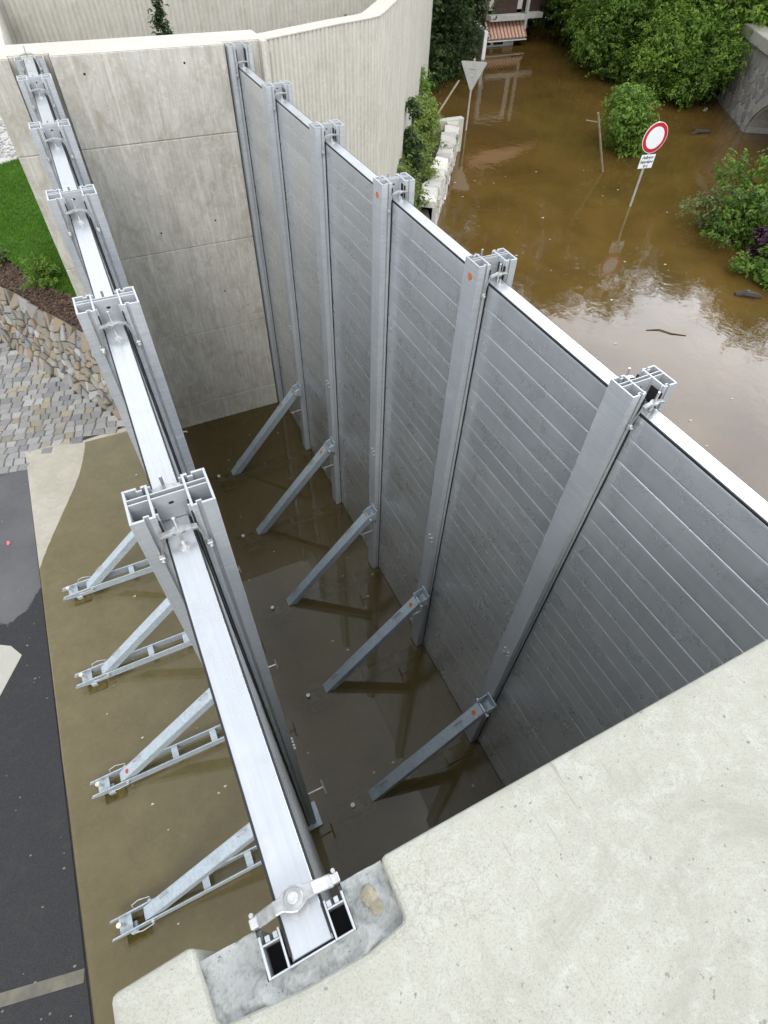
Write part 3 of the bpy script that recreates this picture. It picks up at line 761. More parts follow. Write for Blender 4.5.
# ------------------------------------------------------------------ stop logs
def log_mb(length, h, w_=.052):
    c = .0022; e = .013; g_ = .0011; prof = [(-w_ + c, 0), (w_ - c, 0), (w_ - g_, c), (w_, e), (w_, h - e), (w_ - g_, h - c), (w_ - c, h), (-w_ + c, h), (-w_ + g_, h - c), (-w_, h - e), (-w_, e), (-w_ + g_, c)]
    m = MB(); m.prism(prof, -length / 2, length / 2, mtx=Matrix(((1, 0, 0, 0), (0, 0, 1, 0), (0, 1, 0, 0), (0, 0, 0, 1)))); return m
def top_log(y0, y1, x, ztop, h, label, group):
    t = tag(empty('stop_log', (x, (y0 + y1) / 2, ztop - h)), label, 'stop log', group)
    ln = y1 - y0; m = MB(); m.slot(M['alu']); m.slot(M['alu_top'])
    lm = log_mb(ln, h - .017); m.v += lm.v; m.f += lm.f; m.m += lm.m; m.c += lm.c
    m.box((-.0462, -ln / 2 + .001, h - .0175), (.0462, ln / 2 - .001, h - .0045), 0)
    m.box((-.0462, -ln / 2 + .001, h - .0038), (.0462, ln / 2 - .001, h), 1)
    m.build('log_body', None, t, bevel=.0015)
    for s in (-1, 1):
        r_ = MB(); xs = sorted((s * .0468, s * .0530)); r_.box((xs[0], -ln / 2 + .012, h - .016), (xs[1], ln / 2 - .012, h - .003)); r_.build('edge_seal', M['rubber'] if s < 0 or x < 1 else M['rubber'], t)
    return t
HL = .166
bays = [(-1, 'between the foreground wall and the nearest post'), (0, 'between the nearest and second nearest posts'), (1, 'between the second nearest and middle posts'),
        (2, 'between the middle and second farthest posts'), (3, 'between the second farthest and farthest posts'), (4, 'between the farthest post and the end wall')]
AX = -.008; ZA = -.128
for side in ('right', 'left'):
    xx, zt_ = (DX, ZB - .118) if side == 'right' else (AX, ZA)
    nlog = int((zt_ + 5.62) / HL)
    rest = MB()
    for k, where in bays:
        y0 = k * S + .037; y1 = (k + 1) * S + .004
        if k == -1: y0 = YN - .097 if side == 'left' else YN - .06
        if k == 4: y1 = YF + .026
        grp = 'stop logs of the %s barrier' % side
        top_log(y0, y1, xx, zt_, HL, 'bright topmost stop log of the %s barrier %s' % (side, where), grp)
        proto = None; sh = where.replace('between the ', 'between ').replace(' and the ', ' and ')
        for i in range(1, nlog):
            z = zt_ - HL * (i + 1)
            if side == 'left' and k > 1:
                lm = log_mb(y1 - y0 - .006, HL - .0008); n0 = len(rest.v)
                rest.v += [(v[0] + xx, v[1] + (y0 + y1) / 2, v[2] + z) for v in lm.v]; rest.f += [[n0 + q for q in f] for f in lm.f]; rest.m += lm.m; rest.c += lm.c
                continue
            if proto is None:
                proto = log_mb(y1 - y0 - .006, HL - .0008).build('stop_log', M['alu']); o = proto
            else: o = proto.copy(); col.objects.link(o)
            o.location = (xx + random.uniform(-.0012, .0012), (y0 + y1) / 2, z)
            tag(o, 'grey stop log %s from top, %s barrier %s' % (ORD[i], side, sh), 'stop log', grp)
    if rest.v:
        stuff(rest.build('stop_logs', M['alu']), 'lower grey stop logs of the left barrier stacked beyond its second nearest post', 'stop logs')

# ------------------------------------------------------------------ clamps holding the logs down
def clamp_bar(wide):
    m = MB(); n = 12
    xs = [(-wide + 2 * wide * i / n) for i in range(n + 1)]
    top = []; 
    for x in xs:
        u = abs(x) / wide; z = .050 - .010 * max(0, u - .25) - (.012 * max(0, u - .72)); d = .0115 + .010 * max(0, 1 - u * 3.2) ** .6; top.append((x, z, d))
    for i in range(n):
        (xa, za, da), (xb, zb, db) = top[i], top[i + 1]
        n0 = len(m.v)
        for x, z, d in ((xa, za, da), (xb, zb, db)):
            for dy, dz in ((-d, 0), (d, 0), (d, .013), (-d, .013)): m.v.append((x, dy, z + dz))
        for q in range(4): m.face([n0 + q, n0 + (q + 1) % 4, n0 + 4 + (q + 1) % 4, n0 + 4 + q])
        if i == 0: m.face([n0, n0 + 1, n0 + 2, n0 + 3])
        if i == n - 1: m.face([n0 + 4, n0 + 5, n0 + 6, n0 + 7])
    return m
def make_clamp(loc, rz, label):
    t = tag(empty('log_clamp', loc, rz), label, 'clamp', 'clamps holding down the top logs')
    clamp_bar(.066).build('clamp_bar', M['cast'], t, bevel=.0025, seg=2)
    m = MB(); m.rod([(0, 0, .004), (0, 0, .122)], .0062, 10); m.build('spindle', M['steel'], t)
    m = MB(); m.rod([(0, -.028, .0005), (0, -.028, .006)], .020, 18); m.rod([(0, -.028, .006), (0, -.028, .009)], .013, 14); m.rod([(0, -.028, .009), (0, -.028, .034)], .0062, 6); m.build('foot_washer', M['steel'], t)
    for s in (-1, 1):
        m = MB(); m.box((s * .086 - .011, .000, -.093), (s * .086 + .011, .020, -.065)); m.rod([(s * .086, -.010, -.080), (s * .086, .004, -.080)], .0085, 6)
        m.build('slider', M['steel'], t, bevel=.002)
        m = MB(); m.rod([(s * .062, .004, .045), (s * .072, .008, -.01), (s * .084, .010, -.07)], .0042, 6); m.build('link_rod', M['steel'], t)
    return t
c0 = None
def place_clamp(x, y, z, rz, label):
    global c0
    if c0 is None: c0 = make_clamp((x, y, z), rz, label); return c0
    o = dup(c0, loc=(x, y, z), rz=rz); o['label'] = label; return o
for side, xx, zt_ in (('left', AX, ZA), ('right', DX, ZB - .118)):
    for k in range(5):
        place_clamp(xx, k * S - .105, zt_, 0, 'clamp on the near side of the %s post of the %s barrier' % (NEAR5[k], side))
        place_clamp(xx, k * S + .108, zt_, math.pi, 'clamp on the far side of the %s post of the %s barrier' % (NEAR5[k], side))
    place_clamp(xx, YF - .10, zt_, 0, 'clamp at the end wall on the far end of the %s barrier' % side)
t = tag(empty('log_clamp', (-.012, YN + .006, ZA)), 'large winged clamp with round hub on the foreground end of the left barrier', 'clamp', 'clamps holding down the top logs')
m = clamp_bar(.092); m.v = [(v[0], v[1] * 1.3, v[2] * 1.0 - (.035 * max(0, abs(v[0]) / .092 - .5) / .5)) for v in m.v]; m.build('clamp_bar', M['cast'], t, bevel=.003, seg=2)
m = MB(); m.rod([(0, 0, .050), (0, 0, .070)], .023, 20); m.build('hub', M['cast'], t, bevel=.003)
m = MB(); m.rod([(0, 0, .070), (0, 0, .076)], .012, 14); m.rod([(0, 0, .076), (0, 0, .090)], .0075, 6); m.build('spindle', M['steel'], t)
m = MB(); m.rod([(.003, -.016, .0005), (.003, -.016, .006)], .024, 20); m.build('foot_washer', M['steel'], t)
for s in (-1, 1):
    m = MB(); m.box((s * .098 - .012, -.010, -.02), (s * .098 + .012, .012, .014)); m.rod([(s * .101, .016, .0), (s * .101, .016, .026)], .006, 6); m.box((s * .086 - .008, .004, -.03), (s * .086 + .008, .014, .018)); m.build('slider', M['steel'], t, bevel=.002)

# ------------------------------------------------------------------ braces
def plate_arm(m, x0, x1, y, z0, z1, th=.012):
    """side plate with pointed foot end"""
    pts = [(x0, z0 + .045), (x0 + .22, z0), (x1, z0), (x1, z1), (x0 + .34, z1), (x0 + .03, z1 - .02)]
    m.prism(pts, -th / 2, th / 2, mtx=Matrix(((1, 0, 0, 0), (0, 0, 1, y), (0, 1, 0, 0), (0, 0, 0, 1))))
def make_brace(loc, tip, anchor, piv, top, zarm, xface, label, group, sticker_top, sticker_low):
    t = tag(empty('support_brace', loc), label, 'brace', group)
    hw = .078
    for s in (-1, 1):
        m = MB(); plate_arm(m, tip, xface, s * hw, zarm - .070, zarm + .055); m.build('side_plate', M['galv'], t, bevel=.002)
    for xa in (tip + .95, tip + 1.40):
        m = MB(); m.box((xa - .035, -hw + .006, zarm + .030), (xa + .035, hw - .006, zarm + .036)); m.build('cross_plate', M['galv'], t, bevel=.001)
    # tube
    a_, b_ = Vector((piv, 0, zarm + .01)), Vector((top[0], 0, top[1])); d = (b_ - a_).normalized(); u = Vector((-d.z, 0, d.x))
    if u.z < 0: u = -u
    ln = (b_ - a_).length; mt = Matrix.Translation(a_) @ Matrix((d, Vector((0, 1, 0)), u)).transposed().to_4x4()
    m = MB(); W2, H2, th = .062, .050, .006
    m.box((-.05, -W2, -H2), (ln, -W2 + th, H2), mtx=mt); m.box((-.05, W2 - th, -H2), (ln, W2, H2), mtx=mt)
    m.box((-.05, -W2 + th, H2 - th), (ln - .07, W2 - th, H2 - .0005), mtx=mt); m.box((-.05, -W2 + th, -H2 + .0005), (ln, W2 - th, -H2 + th), mtx=mt)
    m.box((-.049, -W2 + th, -H2 + th), (-.045, W2 - th, H2 - th), mtx=mt)
    tb = m.build('brace_tube', M['galv'], t, bevel=.003)
    # head bracket on the post
    m = MB(); fx = xface
    m.box((fx - .012, -.080, top[1] - .17), (fx - .001, .080, top[1] + .09))
    for s in (-1, 1):
        pts = [(fx - .012, top[1] - .10), (fx - .012, top[1] + .05), (fx - .10, top[1] + .02), (fx - .12, top[1] - .05)]
        m.prism(pts, -.004, .004, mtx=Matrix(((1, 0, 0, 0), (0, 0, 1, s * .070), (0, 1, 0, 0), (0, 0, 0, 1))))
    m.build('head_bracket', M['galv'], t, bevel=.002)
    hp = Vector((top[0] - .055, 0, top[1] - .045)); m = MB(); m.rod([hp + Vector((0, -.10, 0)), hp + Vector((0, .10, 0))], .013, 10); m.rod([hp + Vector((0, -.106, 0)), hp + Vector((0, -.090, 0))], .022, 6); m.rod([hp + Vector((0, .085, 0)), hp + Vector((0, .097, 0))], .020, 6)
    m.build('head_pin', M['steel'], t)
    m = MB(); pz = zarm + .01; m.rod([(piv, -hw - .03, pz), (piv, hw + .03, pz)], .015, 10); m.rod([(piv, -hw - .022, pz), (piv, -hw - .007, pz)], .026, 6); m.rod([(piv, hw + .007, pz), (piv, hw + .022, pz)], .026, 6); m.build('pivot_pin', M['steel'], t)
    # anchor
    m = MB(); m.rod([(anchor + .02, 0, zarm - .05), (anchor, 0, zarm + .095)], .020, 10); m.rod([(anchor, 0, zarm + .09), (anchor - .002, 0, zarm + .115)], .025, 10); m.build('anchor_bolt', M['pale_zinc'], t)
    m = MB(); m.box((anchor - .03, -hw + .006, zarm - .015), (anchor + .09, hw - .006, zarm - .004)); m.build('anchor_plate', M['galv'], t, bevel=.001)
    m = MB(); m.box((anchor - .01, -.17, zarm - .145), (anchor + .21, .03, zarm - .115)); m.build('foot_plate', M['ply'], t, bevel=.003)
    m = MB(); m.box((anchor + .05, -.10, zarm - .115), (anchor + .12, .0, zarm - .05)); m.build('foot_stub', M['galv'], t, bevel=.004)
    # wire handles at the pivot and near the head
    for s in (-1, 1):
        y = s * (hw + .012); m = MB()
        m.rod([(piv, y, pz), (piv + .01, y + s * .03, pz + .03), (piv - .09, y + s * .045, pz + .05), (piv - .16, y + s * .03, pz + .04), (piv - .15, y, pz + .01)], .0055, 6)
        m.build('wire_handle', M['steel'], t)
    for f in (.16, .80):
        q = [mt @ Vector((ln * f - .05, .02, H2 - .002)), mt @ Vector((ln * f - .05, .02, H2 + .03)), mt @ Vector((ln * f + .06, .02, H2 + .03)), mt @ Vector((ln * f + .06, .02, H2 - .002))]
        m = MB(); m.rod(q, .0075, 6); m.build('grip', M['steel'], t)
    for on, f in ((sticker_top, .915), (sticker_low, .045)):
        if on:
            m = MB(); c_ = mt @ Vector((min(ln * f, ln - .105), 0, H2 + .0008)); m.rod([c_, c_ + u * .0015], .026, 20); m.build('round_sticker', M['orange'] if f > .5 else M['redsticker'], t)
    return t
YO = -.115
lows = {1: True}
for k in range(5):
    if k < 4: make_brace((0, k * S + YO, 0), -2.02, -1.90, -1.62, (-.19, -4.13), -5.385, -.146,
               'galvanised brace left of the left barrier, propping its %s post' % NEAR5[k] + (', orange sticker near the top' if k == 0 else ''), 'braces of the left barrier', k == 0, k == 1)
    make_brace((0, k * S + YO + .02, 0), .44, .575, .80, (2.10, -4.13), -5.578, DX - .146,
               'galvanised brace between the barriers, propping the %s right post' % NEAR5[k] + ', foot under water', 'braces of the right barrier', k in (0, 1, 3), False)

# ------------------------------------------------------------------ flood water outside and banks
w = MB(); w.poly([(DX - .02, -40, WOUT), (140, -40, WOUT), (140, 140, WOUT), (-20, 140, WOUT), (-20, 32, WOUT), (DX - .02, 8.0, WOUT)])
structure(w.build('flood_water', M['water_out']))
SHORE = [(60, 95), (40, 55), (28.4, 32.9), (26.3, 29.2), (23.6, 24.6), (21.8, 21.2), (21.6, 18.9), (21.7, 16.9), (22.9, 15.6), (30, 14.6), (60, 14)]
def bank(name, line, inward, rise):
    b = MB(); k = len(line)
    for off, z in ((-1.0, WOUT - .7), (0.6, WOUT + .05), (4, WOUT + rise * .45), (10, WOUT + rise), (40, WOUT + rise * 1.6)):
        for i, (x, y) in enumerate(line):
            d = Vector(inward); b.v.append((x + d.x * off, y + d.y * off, z + .2 * mnoise.noise(Vector((x * .5, y * .5, off)))))
    for j in range(4):
        for i in range(k - 1): b.face([j * k + i, j * k + i + 1, (j + 1) * k + i + 1, (j + 1) * k + i])
    return structure(b.build(name, M['bank'], smooth=True))
bank('river_bank', SHORE, (.82, .57), 2.2)
bank('garden_bank', [(12.4, 20.3), (13.4, 20.9), (15.4, 23.2), (18.3, 26.6), (22.5, 33.5), (30, 48), (45, 75)], (-.80, .6), 1.6)

# low stone wall with planting strip
SW = [Vector((7.15, 10.15)), Vector((7.72, 10.95)), Vector((8.95, 12.55)), Vector((9.95, 13.95)), Vector((10.75, 15.05))]
zt_sw = -3.82
def sw_pt(u):
    acc = 0
    for i in range(len(SW) - 1):
        l = (SW[i + 1] - SW[i]).length
        if u <= acc + l or i == len(SW) - 2: return SW[i].lerp(SW[i + 1], (u - acc) / l), (SW[i + 1] - SW[i]).normalized()
        acc += l
SL = sum((SW[i + 1] - SW[i]).length for i in range(len(SW) - 1))
sw = MB(); sw.slot(M['stone']); sw.slot(M['mortar'])
def swmap(u, v, h):
    p, d = sw_pt(u); n = Vector((d.y, -d.x)); q = p + n * h; return (q.x, q.y, -5.0 + v)
PALE = [(.60, .58, .53), (.52, .50, .45), (.66, .64, .60), (.50, .45, .36), (.45, .44, .42)]
seeds = [(i * .34 + (.17 if j % 2 else 0) + random.uniform(-.09, .09), .1 + j * .2 + random.uniform(-.05, .05)) for j in range(6) for i in range(int(SL / .34) + 1)]
stones(sw, [[(min(max(x, 0), SL), min(max(y, 0), 1.16)) for x, y in c_] for c_ in voronoi(seeds, .32)], swmap, .010, .07, .03, .12, PALE)
nseg = 16
for i in range(nseg):
    (p0, d0), (p1, d1) = sw_pt(SL * i / nseg), sw_pt(SL * (i + 1) / nseg); n0_ = Vector((d0.y, -d0.x)); n1_ = Vector((d1.y, -d1.x))
    a0, b0, a1, b1 = p0 + n0_ * .01, p0 - n0_ * .33, p1 + n1_ * .01, p1 - n1_ * .33
    sw.poly([(a0.x, a0.y, -5), (a1.x, a1.y, -5), (a1.x, a1.y, zt_sw - .06), (a0.x, a0.y, zt_sw - .06)], 1)
    sw.poly([(a0.x, a0.y, zt_sw - .06), (a1.x, a1.y, zt_sw - .06), (b1.x, b1.y, zt_sw - .06), (b0.x, b0.y, zt_sw - .06)], 1)
def swtop(u, v, h):
    p, d = sw_pt(min(max(u, 0), SL)); n = Vector((d.y, -d.x)); q = p + n * (.07 - v); return (q.x, q.y, zt_sw - .07 + h)
seeds = [(.2 + i * .42 + random.uniform(-.1, .1), .2 + random.uniform(-.05, .05)) for i in range(int(SL / .42))]
stones(sw, [[(x, min(max(y, -.02 + random.uniform(0, .06)), .42 + random.uniform(-.08, .06))) for x, y in c_] for c_ in voronoi(seeds, .4)], swtop, .01, .10, .035, .12, PALE[:3])
tag(sw.build('stone_retaining_wall', None), 'low wall of pale rough stones edging the planting strip beside the flooded road', 'stone wall')
ec = MB(); ec.box((9.75, 15.02, -5), (10.95, 15.22, -3.72)); tag(ec.build('end_block', M['slab'], bevel=.02), 'pale concrete block closing the far end of the stone retaining wall', 'concrete block')
sl = MB(); sl.poly([(4.7, 7.7, -3.98), (6.7, 9.3, -3.98), (7.4, 11.0, -3.95), (8.6, 12.6, -3.95), (9.7, 14.1, -3.95), (10.4, 15.1, -3.95), (10.6, 17.2, -4.2), (11.8, 18.7, -4.3), (5.4, 8.9, -3.98)]); structure(sl.build('planting_strip', M['soil']))

# ------------------------------------------------------------------ foliage
def leaf(mb, p, d, size, up, asp, droop, tn):
    nrm = (d * .7 + Vector((random.uniform(-1, 1), random.uniform(-1, 1), random.uniform(-.5, 1) + up * 2))).normalized()
    a_ = nrm.cross(Vector((random.uniform(-1, 1), random.uniform(-1, 1), random.uniform(-1, 1) - droop * 3))).normalized(); b_ = nrm.cross(a_)
    s_ = size * random.uniform(.55, 1.4); a_ *= s_; b_ *= s_ * asp
    mb.poly([p - a_, p - b_ * .9 + nrm * s_ * .15, p + a_ - nrm * s_ * .1, p + b_ * .9 + nrm * s_ * .15], 0, max(0, min(1, tn)))
def leaves(mb, lobes, n, size, up=.35, shell=.35, asp=.5, droop=0.0, zmin=None):
    """clumps (sprays) of leaves scattered through the lobes, some on shoots that stick out of them"""
    wts = [l[3] * l[3] for l in lobes]; tones = [random.uniform(-.18, .18) for _ in lobes]; done = 0
    while done < n:
        li = random.choices(range(len(lobes)), wts)[0]; x, y, z, r_ = lobes[li][:4]; sq = lobes[li][4] if len(lobes[li]) > 4 else 1.0
        d = Vector((random.gauss(0, 1), random.gauss(0, 1), random.gauss(.25, 1))).normalized()
        rr = r_ * (shell + (1 - shell) * random.random() ** .6) * (1 + .45 * mnoise.noise(d * 2.2 + Vector((li * 3.1, 0, 0))))
        c = Vector((x, y, z)) + Vector((d.x * rr, d.y * rr, d.z * rr * sq))
        tn = .48 + tones[li] + random.gauss(0, .16)
        k = random.randint(7, 14); done += k
        if random.random() < .45:                       # shoot
            dr = (d + Vector((random.uniform(-.6, .6), random.uniform(-.6, .6), random.uniform(-.2, .9) - droop))).normalized(); ln = r_ * random.uniform(.25, .6)
            pts = [c + dr * ln * (q + .5) / k - Vector((0, 0, ln * .25 * (q / k) ** 2)) + Vector((random.gauss(0, 1), random.gauss(0, 1), random.gauss(0, 1))) * size * .6 for q in range(k)]
        else:
            cr = size * 2.4
            pts = [c + Vector((random.gauss(0, 1), random.gauss(0, 1), random.gauss(0, .6))) * cr * .55 for q in range(k)]
        for p in pts:
            if zmin is not None and p.z < zmin: p.z = zmin + random.uniform(0, .25)
            leaf(mb, p, d, size, up, asp, droop, tn + random.gauss(0, .13))
def tree(name, loc, hgt, rad, n, size, mat, label, cat, group, lobes_n=16, trunk=True, low=.12, seed=0, sq=.8, reuse=None, rz=0.0, sc=1.0):
    if reuse is not None:
        o = dup(reuse, loc=loc, rz=rz); o.scale = (sc, sc, sc); o['label'] = label; return o
    random.seed(seed)
    t = tag(empty(name, loc), label, cat, group)
    lobes = []
    for i in range(lobes_n):
        f = random.random(); aa = random.random() * 6.283; zz = hgt * (low + (1 - low) * f * .88)
        prof = math.sin(math.pi * (.12 + .80 * f)) ** .6; rr = rad * prof * random.uniform(.35, .85)
        lobes.append((rr * math.cos(aa), rr * math.sin(aa), zz, rad * random.uniform(.28, .5), sq))
    lobes.append((0, 0, hgt * .55, rad * .6, 1.2)); lobes.append((0, 0, hgt * .86, rad * .38, 1.0))
    cm = MB(); leaves(cm, lobes, n, size, zmin=.02); cm.build('crown', M[mat], t)
    tm = MB(); nb = 5 if trunk else 7
    if trunk: tm.rod([(0, 0, -.6), (.05 * rad, 0, hgt * .25), (-.04 * rad, .05 * rad, hgt * .55), (.03, 0, hgt * .85)], [.03 * hgt, .024 * hgt, .015 * hgt, .005 * hgt], 8)
    for l in lobes[:lobes_n]:
        zb_ = max(0.0, l[2] * .45) if trunk else -.2
        tm.rod([(0, 0, zb_), (l[0] * .5, l[1] * .5, zb_ + (l[2] - zb_) * .6), (l[0], l[1], l[2])], [.009 * hgt if trunk else .014, .006 * hgt if trunk else .010, .004], 5)
    tm.build('trunk' if trunk else 'stems', M['bark'], t)
    random.seed(seed + 99)
    return t
G1 = 'trees along the far bank'
T1 = tree('broadleaf_tree', (24.6, 21.6, -4.3), 8.5, 3.3, 34000, .078, 'leaf', 'tall broadleaf tree on the far bank, middle of the green mass', 'tree', G1, 22, seed=11)
T2 = tree('broadleaf_tree', (27.5, 27.0, -4.3), 9.8, 3.8, 36000, .085, 'leaf', 'large broadleaf tree nearest to the half flooded house', 'tree', G1, 24, seed=12)
T3 = tree('broadleaf_tree', (23.9, 17.8, -4.2), 7.0, 2.8, 28000, .072, 'leaf_bright', 'lighter green tree left of the stone bridge', 'tree', G1, 20, seed=13)
tree('', (29.5, 23.5, -3.4), 0, 0, 0, 0, '', 'broadleaf tree in the second row behind the middle of the far bank', '', '', reuse=T2, rz=1.3, sc=1.0)
tree('', (32.5, 30.0, -3.2), 0, 0, 0, 0, '', 'rear broadleaf tree behind the one beside the house', '', '', reuse=T1, rz=2.2, sc=2.0)
tree('', (28.5, 18.0, -3.4), 0, 0, 0, 0, '', 'rear broadleaf tree standing behind the stone bridge end', '', '', reuse=T1, rz=4.0, sc=.95)
tree('', (27.0, 12.5, -3.4), 0, 0, 0, 0, '', 'lighter tree rising behind the stone bridge at the right edge', '', '', reuse=T3, rz=2.6, sc=1.15)
tree('', (31.5, 38.5, -3.6), 0, 0, 0, 0, '', 'broadleaf tree farthest away behind the house', '', '', reuse=T2, rz=3.6, sc=1.1)
tree('', (34.5, 13.0, -3.2), 0, 0, 0, 0, '', 'rear tree in the right corner behind the bridge', '', '', reuse=T2, rz=5.2, sc=1.0)
G2 = 'bushes overhanging the far bank'
B1 = tree('bank_bush', (21.3, 20.6, -4.62), 3.0, 2.1, 19000, .062, 'leaf', 'dark green bush overhanging the water in the middle of the far bank', 'bush', G2, 12, trunk=False, low=.08, seed=21)
B2 = tree('bank_bush', (21.4, 17.6, -4.62), 2.4, 1.75, 15000, .060, 'leaf_bright', 'bright bush at the water line behind the round bush', 'bush', G2, 12, trunk=False, low=.08, seed=22)
for (x, y, rz, sc, rf, lb_) in ((23.2, 24.0, 1.0, 1.15, B1, 'overhanging bush left of the middle of the far bank'), (25.9, 28.6, 2.4, 1.25, B1, 'overhanging bush on the bank nearest the house'),
        (22.2, 16.2, 3.0, .72, B1, 'low dark bush at the foot of the stone bridge'), (28.6, 33.0, 4.4, 1.3, B2, 'farthest bush on the bank, beside the house gable'), (22.4, 22.4, 5, .95, B2, 'pale bush between the two darker overhanging bushes')):
    tree('', (x, y, -4.6), 0, 0, 0, 0, '', lb_, '', '', reuse=rf, rz=rz, sc=sc)
tree('', (24.4, 16.6, -4.5), 0, 0, 0, 0, '', 'pale bush squeezed between the bridge end and the lighter tree', '', '', reuse=B2, rz=1.7, sc=1.1)
for (x, y, rz, sc, lb_) in ((20.0, 36.5, .6, 1.45, 'tall tree rising behind the flooded house roof'), (26.5, 40.5, 2.9, 1.5, 'tall tree at the far end of the flooded road'), (14.5, 33.0, 5.1, 1.3, 'tall tree behind the white side wall'), (27.0, 35.0, 1.9, 1.8, 'very tall tree just right of the flooded house'), (31.0, 35.5, 4.2, 1.8, 'very tall tree in the far row beside the flooded road')):
    tree('', (x, y, -4.3), 0, 0, 0, 0, '', lb_, '', '', reuse=T2, rz=rz, sc=sc)
# dark growth by the flood wall end
D1 = tree('dark_shrub', (14.0, 22.6, -4.6), 4.8, 1.8, 18000, .075, 'leaf_dark', 'dark drooping shrub right behind the yield sign', 'tree', 'dark trees by the flood wall', 18, trunk=True, low=.06, seed=31, sq=1.5)
for (x, y, rz, sc, lb_) in ((12.6, 21.8, 1, 1.0, 'dark shrub hugging the end of the ribbed wall'), (16.0, 25.4, 2, 1.25, 'taller dark tree behind the yield sign'), (18.0, 29.0, 3.3, 1.4, 'dark tree left of the house and white garden wall'), (13.0, 25.5, 4, 1.5, 'dark tree behind the end of the ribbed wall')):
    tree('', (x, y, -4.6), 0, 0, 0, 0, '', lb_, '', '', reuse=D1, rz=rz, sc=sc)
# round bush standing in the flood
tree('round_bush', (15.95, 13.35, -4.62), 1.45, 1.15, 7500, .065, 'leaf_bright', 'round leafy green bush standing alone in the flood water', 'bush', None, 12, trunk=False, low=.15, seed=41, sq=.9)
# shrubs at right
G3 = 'flooded shrubs at the right edge'
tree('flooded_shrub', (16.2, 7.9, -4.65), 1.4, 1.5, 7500, .06, 'leaf_bright', 'bright leafy shrub in the flood, uppermost at the right edge', 'bush', G3, 11, trunk=False, low=.1, seed=51)
tree('flooded_shrub', (14.2, 8.0, -4.65), .75, .9, 1300, .05, 'leaf_olive', 'sparse half drowned shrub left of the other right-edge shrubs', 'bush', G3, 8, trunk=False, low=.05, seed=52)
tree('flooded_shrub', (14.0, 6.2, -4.65), .7, .55, 1700, .055, 'leaf_purple', 'purple leaved shrub among the green ones at the right edge', 'bush', G3, 8, trunk=False, low=.05, seed=53)
tree('flooded_shrub', (14.2, 7.1, -4.65), .9, 1.15, 4600, .055, 'leaf', 'mid green shrub just beyond the purple one', 'bush', G3, 9, trunk=False, low=.05, seed=54)
tree('flooded_shrub', (13.3, 5.6, -4.65), .6, .75, 2200, .055, 'leaf_bright', 'low yellowish green shrub nearest the driftwood', 'bush', G3, 8, trunk=False, low=.05, seed=55)
tree('flooded_shrub', (16.0, 6.0, -4.65), 1.3, 1.2, 3800, .06, 'leaf', 'green shrub behind the purple one, cut by the right edge', 'bush', G3, 9, trunk=False, low=.05, seed=56)
# planting strip
G4 = 'plants in the strip beside the flood wall'
tree('strip_plant', (6.35, 10.3, -3.95), .95, .72, 4600, .042, 'leaf_light', 'grey green plant behind the middle right post', 'plant', G4, 9, trunk=False, low=.1, seed=61)
tree('strip_plant', (7.3, 11.7, -3.95), 1.05, .75, 5200, .042, 'leaf_light', 'fresh green plant in the middle of the strip by the stone wall', 'plant', G4, 10, trunk=False, low=.1, seed=62)
tree('strip_plant', (8.45, 13.4, -3.95), 1.2, .72, 5200, .045, 'leaf_light', 'taller green plant in the strip toward the end block', 'plant', G4, 10, trunk=False, low=.1, seed=63)
tree('strip_plant', (9.6, 15.5, -4.1), 1.5, .72, 5200, .05, 'leaf_bright', 'tallest green plant at the far end of the strip', 'plant', G4, 10, trunk=False, low=.1, seed=64)
tree('climbing_plant', (7.08, 11.28, -4.0), 2.1, .26, 2600, .045, 'leaf_dark', 'dark slender creeper climbing the ribbed flood wall', 'plant', G4, 12, trunk=False, low=.05, seed=65, sq=1.6)
tree('strip_plant', (5.5, 9.2, -3.98), 1.15, .62, 3600, .042, 'leaf_olive', 'pale low plant at the near end of the strip', 'plant', G4, 8, trunk=False, low=.1, seed=66)
# lawn edge shrub, cypress etc.
tree('lawn_shrub', (-1.22, 11.05, -4.42), .42, .42, 1500, .035, 'leaf_bright', 'small light green shrub at the lower edge of the lawn', 'shrub', None, 8, trunk=False, low=.1, seed=71)
tree('lawn_shrub', (-1.95, 12.3, -4.42), .25, .3, 700, .03, 'leaf_olive', 'low olive shrub between lawn and mulch at the left edge', 'shrub', None, 6, trunk=False, low=.1, seed=72)
def cypress(loc, h, r_, n, label, seed):
    random.seed(seed); t = tag(empty('columnar_cypress', loc), label, 'conifer', 'small conifers on the terrace')
    lobes = [(0, 0, h * f, r_ * (1.05 - f) ** .55 * (1 if f > .1 else .7), 1.0) for f in [i / 12 + .05 for i in range(12)]]
    cm = MB(); leaves(cm, lobes, n, .036, up=.9, shell=.35); cm.build('crown', M['leaf_dark'], t)
    tm = MB(); tm.rod([(0, 0, -.1), (0, 0, h * .9)], [.02, .006], 6); tm.build('trunk', M['bark'], t)
cypress((1.98, 10.2, -1.3), 1.25, .16, 2600, 'dark slim cypress behind the concrete end wall', 81)
cypress((5.15, 10.3, -1.3), .88, .12, 1500, 'small conifer tip behind the bend of the ribbed wall', 82)

